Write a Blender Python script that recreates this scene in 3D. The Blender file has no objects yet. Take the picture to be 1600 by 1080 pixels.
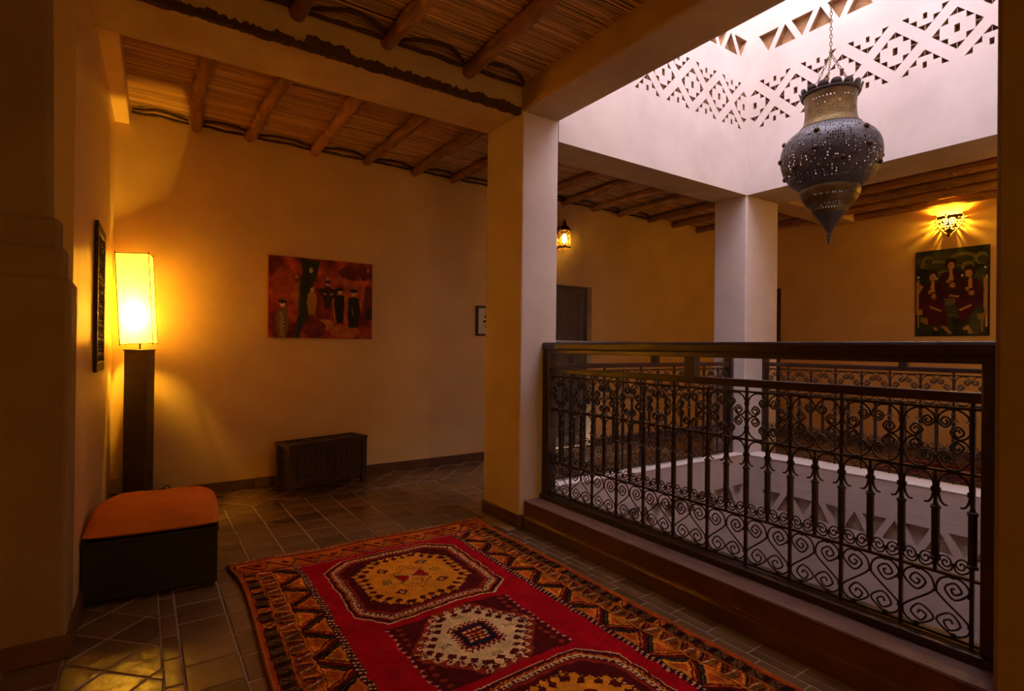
import bpy, bmesh, math, random
import numpy as np
from mathutils import Vector, Matrix, noise
from mathutils.geometry import delaunay_2d_cdt

R = random.Random(7)
C = bpy.context.scene.collection
SC = bpy.context.scene

# ---------------------------------------------------------------- camera
H = 1.2
cam_d = bpy.data.cameras.new('camera'); cam = bpy.data.objects.new('camera', cam_d); C.objects.link(cam)
cam_d.sensor_fit = 'HORIZONTAL'; cam_d.sensor_width = 36.0; cam_d.lens = 851.5 / 1600 * 36.0
cam_d.clip_start = 0.05; cam_d.clip_end = 100
def _n(v): return v / np.linalg.norm(v)
_Y = _n(np.array([220 - 800, 540 - 537, -851.5])); _X = _n(np.array([2050 - 800, 540 - 557, -851.5]))
_X = _n(_X - _Y * (_X @ _Y)); _Z = np.cross(_X, _Y)
RM = np.array([_X, _Y, _Z])
cam.matrix_world = Matrix.Translation((0, 0, H)) @ Matrix(RM.tolist()).to_4x4()
SC.camera = cam

# ---------------------------------------------------------------- world, sky light, exposure
w = bpy.data.worlds.new('sky'); SC.world = w; w.use_nodes = True
bg = w.node_tree.nodes['Background']
bg.inputs['Color'].default_value = (0.78, 0.745, 0.90, 1); bg.inputs['Strength'].default_value = 8.0
SC.view_settings.view_transform = 'Standard'; SC.view_settings.look = 'None'
SC.view_settings.gamma = 1; SC.view_settings.use_curve_mapping = False
SC.view_settings.exposure = 0.0
SC.cycles.use_denoising = True
SC.cycles.max_bounces = 8; SC.cycles.diffuse_bounces = 5
SC.cycles.sample_clamp_indirect = 40.0

WARM = (1.0, 0.52, 0.03)
def point(name, loc, energy, color=WARM, radius=0.04):
    d = bpy.data.lights.new(name, 'POINT'); d.energy = energy; d.color = color; d.shadow_soft_size = radius
    o = bpy.data.objects.new(name, d); C.objects.link(o); o.location = loc
    return o
P_LAMP, P_SCONCE_L, P_SCONCE_F = 330, 105.0, 55.0
point('floor_lamp_bulb', (-0.015, 4.79, 1.40), P_LAMP, WARM, 0.03)
point('sconce_bulb', (4.06, 4.90, 2.45), P_SCONCE_L, WARM, 0.02)
point('sconce_bulb', (7.585, 2.345, 2.725), P_SCONCE_F, WARM, 0.02)
point('gallery_fill', (1.1, -1.9, 1.2), 38, WARM, 0.06)  # unseen warm fill added behind the camera, set low to lift the near ceiling
point('far_gallery_fill', (6.3, .7, 2.2), 22, WARM, 0.06)  # unseen fill added to brighten the far wall and its ceiling
point('skylight_warm_fill', (4.05, 2.35, 4.85), 17, (1.0, 0.46, 0.10), 0.08)  # unseen warm source added for the orange glow high in the well

# ---------------------------------------------------------------- helpers
def s2l(c):
    return tuple(((x / 255.0) / 12.92 if x / 255.0 <= 0.04045 else ((x / 255.0 + 0.055) / 1.055) ** 2.4) for x in c)

def material(name, col, col2=None, rough=0.8, scale=3.0, bump=0.2, bscale=30.0, spec=0.3, metal=0.0,
             rand=0.0, island=0.0, streak=None, coat=0.0, thresh=(0.3, 0.7)):
    m = bpy.data.materials.new(name); m.use_nodes = True
    nt = m.node_tree; N = nt.nodes; L = nt.links; b = N['Principled BSDF']
    b.inputs['Roughness'].default_value = rough; b.inputs['Metallic'].default_value = metal
    b.inputs['Specular IOR Level'].default_value = spec
    b.inputs['Coat Weight'].default_value = coat
    tc = N.new('ShaderNodeTexCoord'); mp = N.new('ShaderNodeMapping')
    L.new(tc.outputs['Object'], mp.inputs[0])
    if streak: mp.inputs['Scale'].default_value = streak
    n1 = N.new('ShaderNodeTexNoise'); n1.inputs['Scale'].default_value = scale; n1.inputs['Detail'].default_value = 6
    n1.inputs['Roughness'].default_value = 0.6
    L.new(mp.outputs[0], n1.inputs['Vector'])
    cr = N.new('ShaderNodeValToRGB'); L.new(n1.outputs['Fac'], cr.inputs[0])
    cr.color_ramp.elements[0].position = thresh[0]; cr.color_ramp.elements[1].position = thresh[1]
    c2 = col2 or tuple(x * 0.8 for x in col)
    cr.color_ramp.elements[0].color = (*c2, 1); cr.color_ramp.elements[1].color = (*col, 1)
    out = cr.outputs[0]
    for amt, src in ((rand, 'obj'), (island, 'isl')):
        if amt:
            if src == 'obj':
                oi = N.new('ShaderNodeObjectInfo'); so = oi.outputs['Random']
            else:
                oi = N.new('ShaderNodeNewGeometry'); so = oi.outputs['Random Per Island']
            mr = N.new('ShaderNodeMapRange'); L.new(so, mr.inputs[0])
            mr.inputs['To Min'].default_value = 1 - amt; mr.inputs['To Max'].default_value = 1 + amt
            hv = N.new('ShaderNodeHueSaturation'); L.new(mr.outputs[0], hv.inputs['Value']); L.new(out, hv.inputs['Color'])
            out = hv.outputs[0]
    L.new(out, b.inputs['Base Color'])
    if bump:
        n2 = N.new('ShaderNodeTexNoise'); n2.inputs['Scale'].default_value = bscale; n2.inputs['Detail'].default_value = 5
        L.new(mp.outputs[0], n2.inputs['Vector'])
        bp = N.new('ShaderNodeBump'); bp.inputs['Strength'].default_value = bump; bp.inputs['Distance'].default_value = 0.02
        L.new(n2.outputs['Fac'], bp.inputs['Height']); L.new(bp.outputs[0], b.inputs['Normal'])
    return m

M = {}
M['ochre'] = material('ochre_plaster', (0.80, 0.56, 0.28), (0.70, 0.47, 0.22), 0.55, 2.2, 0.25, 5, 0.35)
M['gloss'] = material('polished_ochre_plaster', (0.80, 0.56, 0.28), (0.70, 0.47, 0.22), 0.30, 2.2, 0.55, 7, 0.5, streak=(1, 1.4, .5))
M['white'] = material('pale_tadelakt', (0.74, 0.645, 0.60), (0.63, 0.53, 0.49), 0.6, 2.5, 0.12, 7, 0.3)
M['soft'] = material('beam_plaster', (0.62, 0.45, 0.26), (0.48, 0.33, 0.18), 0.75, 3.5, 0.35, 9, 0.2)
M['grey'] = material('grey_plaster', (0.66, 0.55, 0.52), (0.54, 0.44, 0.41), 0.8, 3, 0.3, 9, 0.2)  # greyer and darker than the pale plaster of the upper well
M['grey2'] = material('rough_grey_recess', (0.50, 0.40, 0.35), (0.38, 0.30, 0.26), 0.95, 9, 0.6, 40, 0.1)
M['brown'] = material('shade_dimmed_plaster', (0.32, 0.22, 0.11), (0.25, 0.165, 0.08), 0.8, 3, 0.3, 9, 0.2)  # dimness of the pier and right column painted in as a darker plaster
M['recess'] = material('rough_recess_plaster', (0.52, 0.32, 0.17), (0.38, 0.23, 0.12), 0.95, 9, 0.7, 45, 0.1)  # rough sandy plaster; warm glow up the well mixed into the colour
M['tile'] = material('terracotta_tile', (0.21, 0.115, 0.05), (0.135, 0.07, 0.032), 0.26, 6, 0.25, 14, 0.5, rand=0.22, island=0.12)
M['grout'] = material('grout', (0.40, 0.285, 0.185), None, 0.95, 8, 0.5, 60, 0.1)
M['base'] = material('skirting_tile', (0.15, 0.065, 0.04), (0.10, 0.04, 0.025), 0.45, 7, 0.25, 20, 0.4, rand=0.15)
M['kerb'] = material('kerb_tile', (0.16, 0.06, 0.038), (0.10, 0.035, 0.022), 0.42, 5, 0.2, 12, 0.45)
M['log'] = material('peeled_log', (0.52, 0.27, 0.12), (0.24, 0.11, 0.045), 0.75, 6, 0.9, 18, 0.2, rand=0.2, streak=(4, 0.8, 4))
M['twig'] = material('dark_twig', (0.10, 0.05, 0.025), None, 0.9, 6, 0.4, 30, 0.1)
M['reed'] = material('reed', (0.66, 0.40, 0.18), (0.44, 0.24, 0.10), 0.6, 3, 0.1, 30, 0.3, island=0.42, streak=(1, 12, 12))
M['void'] = material('dark_roof_earth', (0.05, 0.03, 0.018), None, 0.95, 3, 0.2, 20, 0.1)
M['iron'] = material('wrought_iron', (0.045, 0.025, 0.022), (0.025, 0.014, 0.013), 0.42, 20, 0.2, 60, 0.5, 0.3)
M['wood'] = material('dark_varnished_wood', (0.045, 0.015, 0.011), (0.026, 0.009, 0.007), 0.28, 5, 0.15, 25, 0.5, streak=(5, 5, 0.6), coat=0.3)
M['oldwood'] = material('old_dark_wood', (0.075, 0.034, 0.018), (0.040, 0.018, 0.010), 0.5, 6, 0.5, 30, 0.4, streak=(1, 5, 5))
M['black'] = material('black_lacquer', (0.016, 0.010, 0.008), None, 0.45, 6, 0.15, 25, 0.4)
M['cushion'] = material('rust_orange_cloth', (0.80, 0.26, 0.045), (0.66, 0.19, 0.032), 0.95, 6, 0.35, 90, 0.05)
M['brass'] = material('aged_pierced_brass', (0.135, 0.125, 0.135), (0.075, 0.065, 0.07), 0.48, 9, 0.25, 30, 0.5, 0.45)
M['brass2'] = material('golden_aged_brass', (0.24, 0.16, 0.055), (0.10, 0.07, 0.035), 0.38, 12, 0.25, 30, 0.5, 0.8)
M['copper'] = material('rust_fretwork_metal', (0.08, 0.035, 0.018), None, 0.5, 20, 0.2, 50, 0.4, 0.6)
M['door'] = material('grey_door_paint', (0.20, 0.165, 0.155), (0.13, 0.105, 0.095), 0.6, 4, 0.2, 20, 0.3)
M['paper'] = material('white_paper', (0.75, 0.72, 0.70), None, 0.7, 4, 0, 10, 0.2)
M['orangeedge'] = material('orange_selvedge', (0.50, 0.15, 0.03), None, 0.95, 20, 0.5, 120, 0.05)
M['fringe'] = material('fringe_wool', (0.55, 0.26, 0.08), (0.40, 0.12, 0.04), 0.95, 20, 0.2, 100, 0.05, island=0.3)
M['cable'] = material('black_cable', (0.02, 0.015, 0.012), None, 0.5, 5, 0, 5, 0.3)
M['wire'] = material('dark_wire', (0.03, 0.014, 0.006), None, 0.5, 5, 0, 5, 0.3)

def glow(name, col, strength, tcol, trans=0.5):
    m = bpy.data.materials.new(name); m.use_nodes = True; nt = m.node_tree; N = nt.nodes; L = nt.links
    for n in list(N):
        if n.type == 'BSDF_PRINCIPLED': N.remove(n)
    out = [n for n in N if n.type == 'OUTPUT_MATERIAL'][0]
    tr = N.new('ShaderNodeBsdfTranslucent'); tr.inputs[0].default_value = (*tcol, 1)
    em = N.new('ShaderNodeEmission'); em.inputs[0].default_value = (*col, 1); em.inputs[1].default_value = strength
    ad = N.new('ShaderNodeAddShader'); L.new(tr.outputs[0], ad.inputs[0]); L.new(em.outputs[0], ad.inputs[1])
    L.new(ad.outputs[0], out.inputs[0]); return m
M['shade'] = glow('parchment_lamp_shade', (1.0, 0.42, 0.025), 1.6, (0.95, 0.86, 0.62))
M['bulb'] = glow('lit_bulb', (1.0, 0.72, 0.36), 4, (0.2, 0.2, 0.2))
M['glass'] = glow('lit_frosted_glass', (1.0, 0.62, 0.22), 3.0, (0.5, 0.4, 0.2))

def attr_mat(name, rough=0.9, spec=0.1, bump=0.0, bscale=200):
    m = bpy.data.materials.new(name); m.use_nodes = True; nt = m.node_tree; N = nt.nodes; L = nt.links
    b = N['Principled BSDF']; b.inputs['Roughness'].default_value = rough; b.inputs['Specular IOR Level'].default_value = spec
    a = N.new('ShaderNodeAttribute'); a.attribute_name = 'Col'
    tc = N.new('ShaderNodeTexCoord'); n = N.new('ShaderNodeTexNoise'); n.inputs['Scale'].default_value = 7
    L.new(tc.outputs['Object'], n.inputs['Vector'])
    mr = N.new('ShaderNodeMapRange'); mr.inputs['To Min'].default_value = 0.75; mr.inputs['To Max'].default_value = 1.2
    L.new(n.outputs['Fac'], mr.inputs[0])
    hv = N.new('ShaderNodeHueSaturation'); L.new(a.outputs['Color'], hv.inputs['Color']); L.new(mr.outputs[0], hv.inputs['Value'])
    L.new(hv.outputs[0], b.inputs['Base Color'])
    if bump:
        n2 = N.new('ShaderNodeTexNoise'); n2.inputs['Scale'].default_value = bscale; L.new(tc.outputs['Object'], n2.inputs['Vector'])
        bp = N.new('ShaderNodeBump'); bp.inputs['Strength'].default_value = bump; bp.inputs['Distance'].default_value = 0.01
        L.new(n2.outputs['Fac'], bp.inputs['Height']); L.new(bp.outputs[0], b.inputs['Normal'])
    return m
M['rug'] = attr_mat('knotted_wool', 0.95, 0.05, 0.6, 160)
M['paint'] = attr_mat('oil_paint', 0.45, 0.3, 0.35, 60)

class MB:
    def __init__(s): s.v = []; s.f = []; s.mi = []
    def add(s, vs, fs, mi=0):
        o = len(s.v); s.v += [tuple(v) for v in vs]
        s.f += [tuple(i + o for i in f) for f in fs]; s.mi += [mi] * len(fs); return s
    def box(s, a, b, mat=None, mi=0):
        x0, y0, z0 = a; x1, y1, z1 = b
        vs = [(x0, y0, z0), (x1, y0, z0), (x1, y1, z0), (x0, y1, z0), (x0, y0, z1), (x1, y0, z1), (x1, y1, z1), (x0, y1, z1)]
        if mat is not None: vs = [tuple(mat @ Vector(v)) for v in vs]
        return s.add(vs, [(0, 3, 2, 1), (4, 5, 6, 7), (0, 1, 5, 4), (1, 2, 6, 5), (2, 3, 7, 6), (3, 0, 4, 7)], mi)
    def prism(s, poly, h0, h1, axis='z', mi=0):
        """poly: 2D ccw points; extruded along axis"""
        def mk(p, h):
            return {'z': (p[0], p[1], h), 'y': (p[0], h, p[1]), 'x': (h, p[0], p[1])}[axis]
        n = len(poly); vs = [mk(p, h0) for p in poly] + [mk(p, h1) for p in poly]
        fs = [tuple(range(n))[::-1], tuple(range(n, 2 * n))] + [(i, (i + 1) % n, n + (i + 1) % n, n + i) for i in range(n)]
        if axis == 'y': fs = [f[::-1] for f in fs]
        return s.add(vs, fs, mi)
    def tube(s, path, r, n=6, cap=True, ref=None, mi=0):
        path = [Vector(p) for p in path]; k = len(path)
        if k < 2: return s
        rr = r if isinstance(r, (list, tuple)) else [r] * k
        vs = []; up = Vector(ref) if ref else None
        prev = None
        for i, p in enumerate(path):
            t = (path[min(i + 1, k - 1)] - path[max(i - 1, 0)])
            t = t.normalized() if t.length > 1e-9 else Vector((0, 0, 1))
            if up is not None: a = up
            elif prev is None: a = Vector((0, 0, 1)) if abs(t.z) < 0.9 else Vector((1, 0, 0))
            else: a = prev
            u = a - t * a.dot(t); u.normalize(); prev = u; b = t.cross(u)
            for j in range(n):
                an = 2 * math.pi * (j + 0.5) / n
                vs.append(p + (u * math.cos(an) + b * math.sin(an)) * rr[i])
        fs = [(i * n + j, i * n + (j + 1) % n, (i + 1) * n + (j + 1) % n, (i + 1) * n + j) for i in range(k - 1) for j in range(n)]
        if cap: fs += [tuple(range(n))[::-1], tuple(range((k - 1) * n, k * n))]
        return s.add(vs, fs, mi)
    def lathe(s, prof, n=32, c=(0, 0, 0), cap=True, mi=0):
        vs = [(c[0] + r * math.cos(2 * math.pi * j / n), c[1] + r * math.sin(2 * math.pi * j / n), c[2] + z) for z, r in prof for j in range(n)]
        k = len(prof)
        fs = [(i * n + j, i * n + (j + 1) % n, (i + 1) * n + (j + 1) % n, (i + 1) * n + j) for i in range(k - 1) for j in range(n)]
        if cap: fs += [tuple(range(n))[::-1], tuple(range((k - 1) * n, k * n))]
        return s.add(vs, fs, mi)
    def mesh(s, name, mats, smooth=False):
        me = bpy.data.meshes.new(name); me.from_pydata(s.v, [], s.f)
        for m in (mats if isinstance(mats, (list, tuple)) else [mats]): me.materials.append(m)
        if any(s.mi): me.polygons.foreach_set('material_index', s.mi)
        if smooth: me.polygons.foreach_set('use_smooth', [True] * len(me.polygons))
        me.update(); return me
    def build(s, name, mats, parent=None, bevel=0, smooth=False, seg=2, loc=None):
        o = bpy.data.objects.new(name, s.mesh(name, mats, smooth)); C.objects.link(o)
        if loc: o.location = loc
        if parent is not None: o.parent = parent
        if bevel:
            bm_ = o.modifiers.new('bevel', 'BEVEL'); bm_.width = bevel; bm_.segments = seg; bm_.limit_method = 'ANGLE'
            bm_.harden_normals = False
        return o

def tag(o, label, cat, group=None):
    o['label'] = label; o['category'] = cat
    if group: o['group'] = group
    return o
def struct(o): o['kind'] = 'structure'; return o
def stuff(o): o['kind'] = 'stuff'; return o
def empty(name, loc, rz=0):
    o = bpy.data.objects.new(name, None); C.objects.link(o); o.location = loc; o.rotation_euler = (0, 0, rz)
    o.empty_display_size = 0.1; return o
def inst(name, me, parent, loc=(0, 0, 0), rot=(0, 0, 0), scale=None):
    o = bpy.data.objects.new(name, me); C.objects.link(o); o.location = loc; o.rotation_euler = rot
    if scale: o.scale = scale
    if parent is not None: o.parent = parent
    return o
def crom(pts, sub=5):
    out = []; n = len(pts)
    for i in range(n - 1):
        p0, p1, p2, p3 = (np.array(pts[max(i - 1, 0)]), np.array(pts[i]), np.array(pts[i + 1]), np.array(pts[min(i + 2, n - 1)]))
        for k in range(sub):
            t = k / sub
            out.append(tuple(0.5 * ((2 * p1) + (-p0 + p2) * t + (2 * p0 - 5 * p1 + 4 * p2 - p3) * t * t + (-p0 + 3 * p1 - 3 * p2 + p3) * t ** 3)))
    out.append(tuple(pts[-1])); return out

# ---------------------------------------------------------------- key planes (metres)
XL0, XL1 = -0.225, -0.175      # left wall: near end, far end
YP = 2.69                      # front of the stepped pier
YB = 4.985                     # back wall
X1, X2 = 2.401, 4.657          # courtyard well, near and far side
YN, Y2 = 0.531, 2.972          # courtyard well, right and left side
CX = 2.092                     # front face of near columns
XF = 7.65                      # far gallery wall
ZR = 2.965                     # reeds
ZC = 2.985
TOP = 5.3
XW = -1.8; YW = -2.6

# ---------------------------------------------------------------- structure: floors
fl = MB(); fl.box((XW, YW, -0.30), (X1 - .26, YB, -0.003)); fl.box((X1 - .26, Y2 + .29, -0.30), (XF, YB, -0.003)); fl.box((X2 + .29, -0.2, -0.30), (XF, Y2 + .29, -0.003))
floor = struct(fl.build('floor', M['grout']))
g = struct(MB().box((X1 - .1, YN - .1, -3.4), (X2 + .1, Y2 + .1, -3.25)).build('floor', M['tile'])); g.name = 'floor_courtyard'

# ---------------------------------------------------------------- structure: patterned walls
def area(p): return 0.5 * sum(p[i][0] * p[(i + 1) % len(p)][1] - p[(i + 1) % len(p)][0] * p[i][1] for i in range(len(p)))
def inside(p, q):
    c = False; n = len(q)
    for i in range(n):
        a, b = q[i], q[(i + 1) % n]
        if (a[1] > p[1]) != (b[1] > p[1]) and p[0] < (b[0] - a[0]) * (p[1] - a[1]) / (b[1] - a[1]) + a[0]: c = not c
    return c
def pattern_wall(name, org, ud, nd, u0, u1, z0, z1, holes, depth, thick, mats=('white', 'recess')):
    """face in plane org + u*ud, outward normal nd; holes = recess polygons in (u, z)"""
    ud = Vector(ud); nd = Vector(nd); org = Vector(org)
    P3 = lambda u, z, d=0: tuple(org + ud * u + Vector((0, 0, z)) - nd * d)
    mb = MB()
    pts = [Vector((u0, z0)), Vector((u1, z0)), Vector((u1, z1)), Vector((u0, z1))]; edges = [(0, 1), (1, 2), (2, 3), (3, 0)]
    hs = []
    for h in holes:
        if area(h) < 0: h = h[::-1]
        if any(x < u0 + .004 or x > u1 - .004 for x, _ in h): continue
        b = len(pts); pts += [Vector(p) for p in h]; edges += [(b + i, b + (i + 1) % len(h)) for i in range(len(h))]; hs.append(h)
    vo, eo, fo, *_ = delaunay_2d_cdt(pts, edges, [], 0, 1e-6)
    fs = []
    for f in fo:
        cx = sum(vo[i][0] for i in f) / len(f); cz = sum(vo[i][1] for i in f) / len(f)
        if any(inside((cx, cz), h) for h in hs): continue
        fs.append(tuple(f))
    flip = ud.cross(Vector((0, 0, 1))).dot(nd) < 0
    fs = [f[::-1] if flip else f for f in fs]
    mb.add([P3(v[0], v[1]) for v in vo], fs, 0)
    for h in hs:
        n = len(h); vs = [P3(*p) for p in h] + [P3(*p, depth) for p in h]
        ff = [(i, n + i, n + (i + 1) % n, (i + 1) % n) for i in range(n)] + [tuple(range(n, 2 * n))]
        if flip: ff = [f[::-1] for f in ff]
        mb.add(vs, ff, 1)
    c = [P3(u0, z0), P3(u1, z0), P3(u1, z1), P3(u0, z1), P3(u0, z0, thick), P3(u1, z0, thick), P3(u1, z1, thick), P3(u0, z1, thick)]
    mb.add(c, [(3, 2, 6, 7), (0, 3, 7, 4), (1, 5, 6, 2), (4, 7, 6, 5)], 0); mb.add(c, [(0, 4, 5, 1)], 2)
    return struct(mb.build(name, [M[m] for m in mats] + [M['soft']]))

def diamond_holes(cu, cz, a, b, up=True, dn=True, centre=True, rev=False, n=3):
    out = []
    for sz in (1, -1):
        if (sz == 1 and not up) or (sz == -1 and not dn): continue
        for su in (1, -1):
            for k in range(n):
                p0 = (a * (1 - k / n), b * k / n); p1 = (a * (1 - (k + 1) / n), b * (k + 1) / n)
                q = (p1[0], p0[1])
                g = 0.002
                tri = [(p0[0] - g * 1.5, p0[1] + g * .3), (p1[0] + g * .3, p1[1] - g * 1.5), (q[0] + g * .4, q[1] + g * .4)]
                out.append([(cu + su * x, cz + sz * z) for x, z in tri])
    if centre:
        out.append([(cu - .016, cz - .028), (cu + .016, cz - .028), (cu + .016, cz + .028), (cu - .016, cz + .028)])
    return out
def lattice(c0, pitch, n, zc):
    hs = []
    for i in range(-1, n):
        cu = c0 + i * pitch
        hs += diamond_holes(cu, zc, .150, .150)
        cm = cu + pitch / 2
        hs += diamond_holes(cm, zc + .214, .150, .150, up=False, centre=False)
        hs += diamond_holes(cm, zc - .214, .150, .150, dn=False, centre=False)
        for s in (1, -1):
            z = zc + s * .178
            hs.append([(cm - .013, z - .022), (cm + .013, z - .022), (cm + .013, z + .022), (cm - .013, z + .022)])
    return hs
def truss(c0, pitch, n, zlo, zhi, wd):
    hs = []
    for i in range(n):
        c = c0 + i * pitch
        hs.append([(c - wd / 2, zhi), (c, zlo), (c + wd / 2, zhi)])
        c2 = c + pitch / 2
        hs.append([(c2 - wd / 2, zlo), (c2 + wd / 2, zlo), (c2, zhi)])
    return hs
ZB = 2.645
# left side of the well (faces -Y): u = X ; far side (faces -X): u = -Y
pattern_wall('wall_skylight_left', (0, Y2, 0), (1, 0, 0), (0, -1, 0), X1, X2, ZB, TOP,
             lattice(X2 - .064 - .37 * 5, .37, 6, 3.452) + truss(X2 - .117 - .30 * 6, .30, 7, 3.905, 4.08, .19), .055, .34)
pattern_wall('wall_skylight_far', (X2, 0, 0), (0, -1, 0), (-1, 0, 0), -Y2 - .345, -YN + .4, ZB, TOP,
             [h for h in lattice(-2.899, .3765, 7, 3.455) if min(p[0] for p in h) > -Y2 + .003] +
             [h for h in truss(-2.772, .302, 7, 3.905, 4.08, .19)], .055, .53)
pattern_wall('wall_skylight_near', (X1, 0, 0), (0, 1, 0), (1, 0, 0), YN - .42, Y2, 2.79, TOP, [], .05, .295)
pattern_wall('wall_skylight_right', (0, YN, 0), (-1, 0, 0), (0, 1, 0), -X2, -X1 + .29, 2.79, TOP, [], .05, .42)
# lower courtyard walls
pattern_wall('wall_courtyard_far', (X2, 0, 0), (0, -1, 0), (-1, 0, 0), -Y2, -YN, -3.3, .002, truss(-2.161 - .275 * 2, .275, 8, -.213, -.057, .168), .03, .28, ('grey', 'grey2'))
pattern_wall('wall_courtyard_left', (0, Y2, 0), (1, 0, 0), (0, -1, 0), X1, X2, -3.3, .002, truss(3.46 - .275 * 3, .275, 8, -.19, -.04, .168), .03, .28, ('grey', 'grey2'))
pattern_wall('wall_courtyard_near', (X1, 0, 0), (0, 1, 0), (1, 0, 0), YN, Y2, -3.3, .002, [], .03, .25, ('grey', 'grey2'))
pattern_wall('wall_courtyard_right', (0, YN, 0), (-1, 0, 0), (0, 1, 0), -X2, -X1, -3.3, .002, [], .03, .28, ('grey', 'grey2'))

# kerbs on the far and left sides of the well
struct(MB().box((X2, .1, 0), (X2 + .24, Y2, .235), mi=1).box((X2 - .004, .1, .225), (X2 + .24, Y2, .238)).box((X2 + .24, .1, 0), (X2 + .42, Y2, .215)).build('trim_kerb_far', [M['white'], M['grey']], bevel=.006))  # white caps put the sky light on both kerb tops into the colour
struct(MB().box((X1 - .1, Y2, 0), (X2, Y2 + .10, .235), mi=1).box((X1 - .1, Y2 - .004, .225), (X2, Y2 + .10, .238)).box((X1 - .1, Y2 + .10, 0), (X2 + .02, Y2 + .26, .215)).build('trim_kerb_left', [M['white'], M['grey']], bevel=.006))

# ---------------------------------------------------------------- structure: room walls
def dn(poly): return poly if area(poly) > 0 else poly[::-1]
wb = MB()
DX0, DX1, DZ = 3.72, 4.577, 1.952
wb.box((XL1 - .3, YB, -.3), (DX0, YB + .25, 3.1)); wb.box((DX1, YB, -.3), (XF + .2, YB + .25, 3.1)); wb.box((DX0, YB, DZ), (DX1, YB + .25, 3.1))
wb.box((DX0, YB + .2, -.3), (DX1, YB + .25, DZ))
wall_back = struct(wb.build('wall_back', M['ochre']))
struct(MB().prism(dn([(XL0, YP + .08), (XL1, YB), (XL1, YB + .2), (XW, YB + .2), (XW, YP + .08)]), -.3, 3.1).build('wall_left', M['gloss']))
# stepped pier in front of the left wall
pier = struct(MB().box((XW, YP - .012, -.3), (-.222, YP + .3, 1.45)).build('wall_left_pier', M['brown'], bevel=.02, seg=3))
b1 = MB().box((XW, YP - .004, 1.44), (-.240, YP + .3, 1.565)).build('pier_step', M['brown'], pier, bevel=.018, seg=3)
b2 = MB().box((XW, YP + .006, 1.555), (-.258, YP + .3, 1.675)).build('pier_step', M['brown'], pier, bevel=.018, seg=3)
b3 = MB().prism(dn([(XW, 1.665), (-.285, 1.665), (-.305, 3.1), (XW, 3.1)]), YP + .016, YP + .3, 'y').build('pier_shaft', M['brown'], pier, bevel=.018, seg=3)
struct(MB().box((XW - .2, YW, -.3), (XW, YP + .1, 3.1)).build('wall_left_hall', M['ochre']))
struct(MB().box((XW - .2, YW - .2, -.3), (X1 + .3, YW, 3.1)).build('wall_behind', M['ochre']))
struct(MB().box((CX, YW, -.3), (X1, .0, 3.1)).build('wall_right', M['ochre']))
wf = MB(); FY0 = 4.40
wf.box((XF, -.3, -.3), (XF + .25, FY0, 3.1)); wf.box((XF, FY0, 2.05), (XF + .25, YB + .2, 3.1)); wf.box((XF + .2, FY0, -.3), (XF + .25, YB + .2, 2.1))
struct(wf.build('wall_far', M['ochre']))
struct(MB().box((X1, -.4, -.3), (XF + .2, .1, 3.1)).build('wall_right_gallery', M['ochre']))

# ---------------------------------------------------------------- structure: columns, beams
def column(name, x0, y0, x1, y1, zt, m='white'):
    return struct(MB().box((x0, y0, 0), (x1, y1, zt)).build(name, M[m], bevel=.014, seg=3))
column('column', CX, Y2, X1, 3.425, 2.79)
column('column', X2, Y2, 5.19, 3.32, 2.66)
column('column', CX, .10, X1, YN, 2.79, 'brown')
column('column', X2, .10, 5.19, YN, 2.79)
beam = struct(MB().box((XL0 - .1, Y2, 2.765), (CX + .004, 3.415, 3.0)).build('beam', M['soft'], bevel=.02, seg=3))
# broken lath edge along the front arris of the beam
lt = MB(); k = 170; prev = None
for i in range(k):
    x = -0.22 + (CX + .2) * i / (k - 1)
    big = 0.034 if 0.70 < x < 0.92 else (0.012 if x > .9 else 0)
    hgt = 0.020 + 0.035 * abs(noise.noise(Vector((x * 6, 0, 0)))) + 0.022 * R.random() + big
    if x < 0: hgt *= 0.7
    lo = 2.757 - 0.004 * R.random() - .003
    dep = 0.008 + 0.008 * R.random(); inn = 0.012 + 0.03 * abs(noise.noise(Vector((x * 9, 5, 0)))) + .01 * R.random()
    row = [(x, Y2 + inn, lo), (x, Y2 - dep, lo), (x, Y2 - dep, lo + hgt), (x, Y2 + .003, lo + hgt + .004)]
    if prev: lt.add(prev + row, [(0, 1, 5, 4), (1, 2, 6, 5), (2, 3, 7, 6)])
    prev = row
lt.build('broken_lath_edge', M['twig'], beam)
struct(MB().box((CX, .0, 2.785), (X1 - .002, Y2 + .1, 3.0)).build('beam', M['soft'], bevel=.02, seg=3))
struct(MB().box((XW, .0, 2.765), (CX + .05, .45, 3.0)).build('beam', M['soft'], bevel=.02, seg=3))
struct(MB().prism(dn([(XL0 - .05, 3.4), (-.115, 3.4), (-.085, YB + .02), (XL1 - .05, YB + .02)]), 2.84, 3.0).build('beam', M['ochre'], bevel=.012))
struct(MB().box((5.1, 3.30, 2.86), (XF + .05, 3.64, 3.02)).build('beam', M['soft'], bevel=.03, seg=3))

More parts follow.
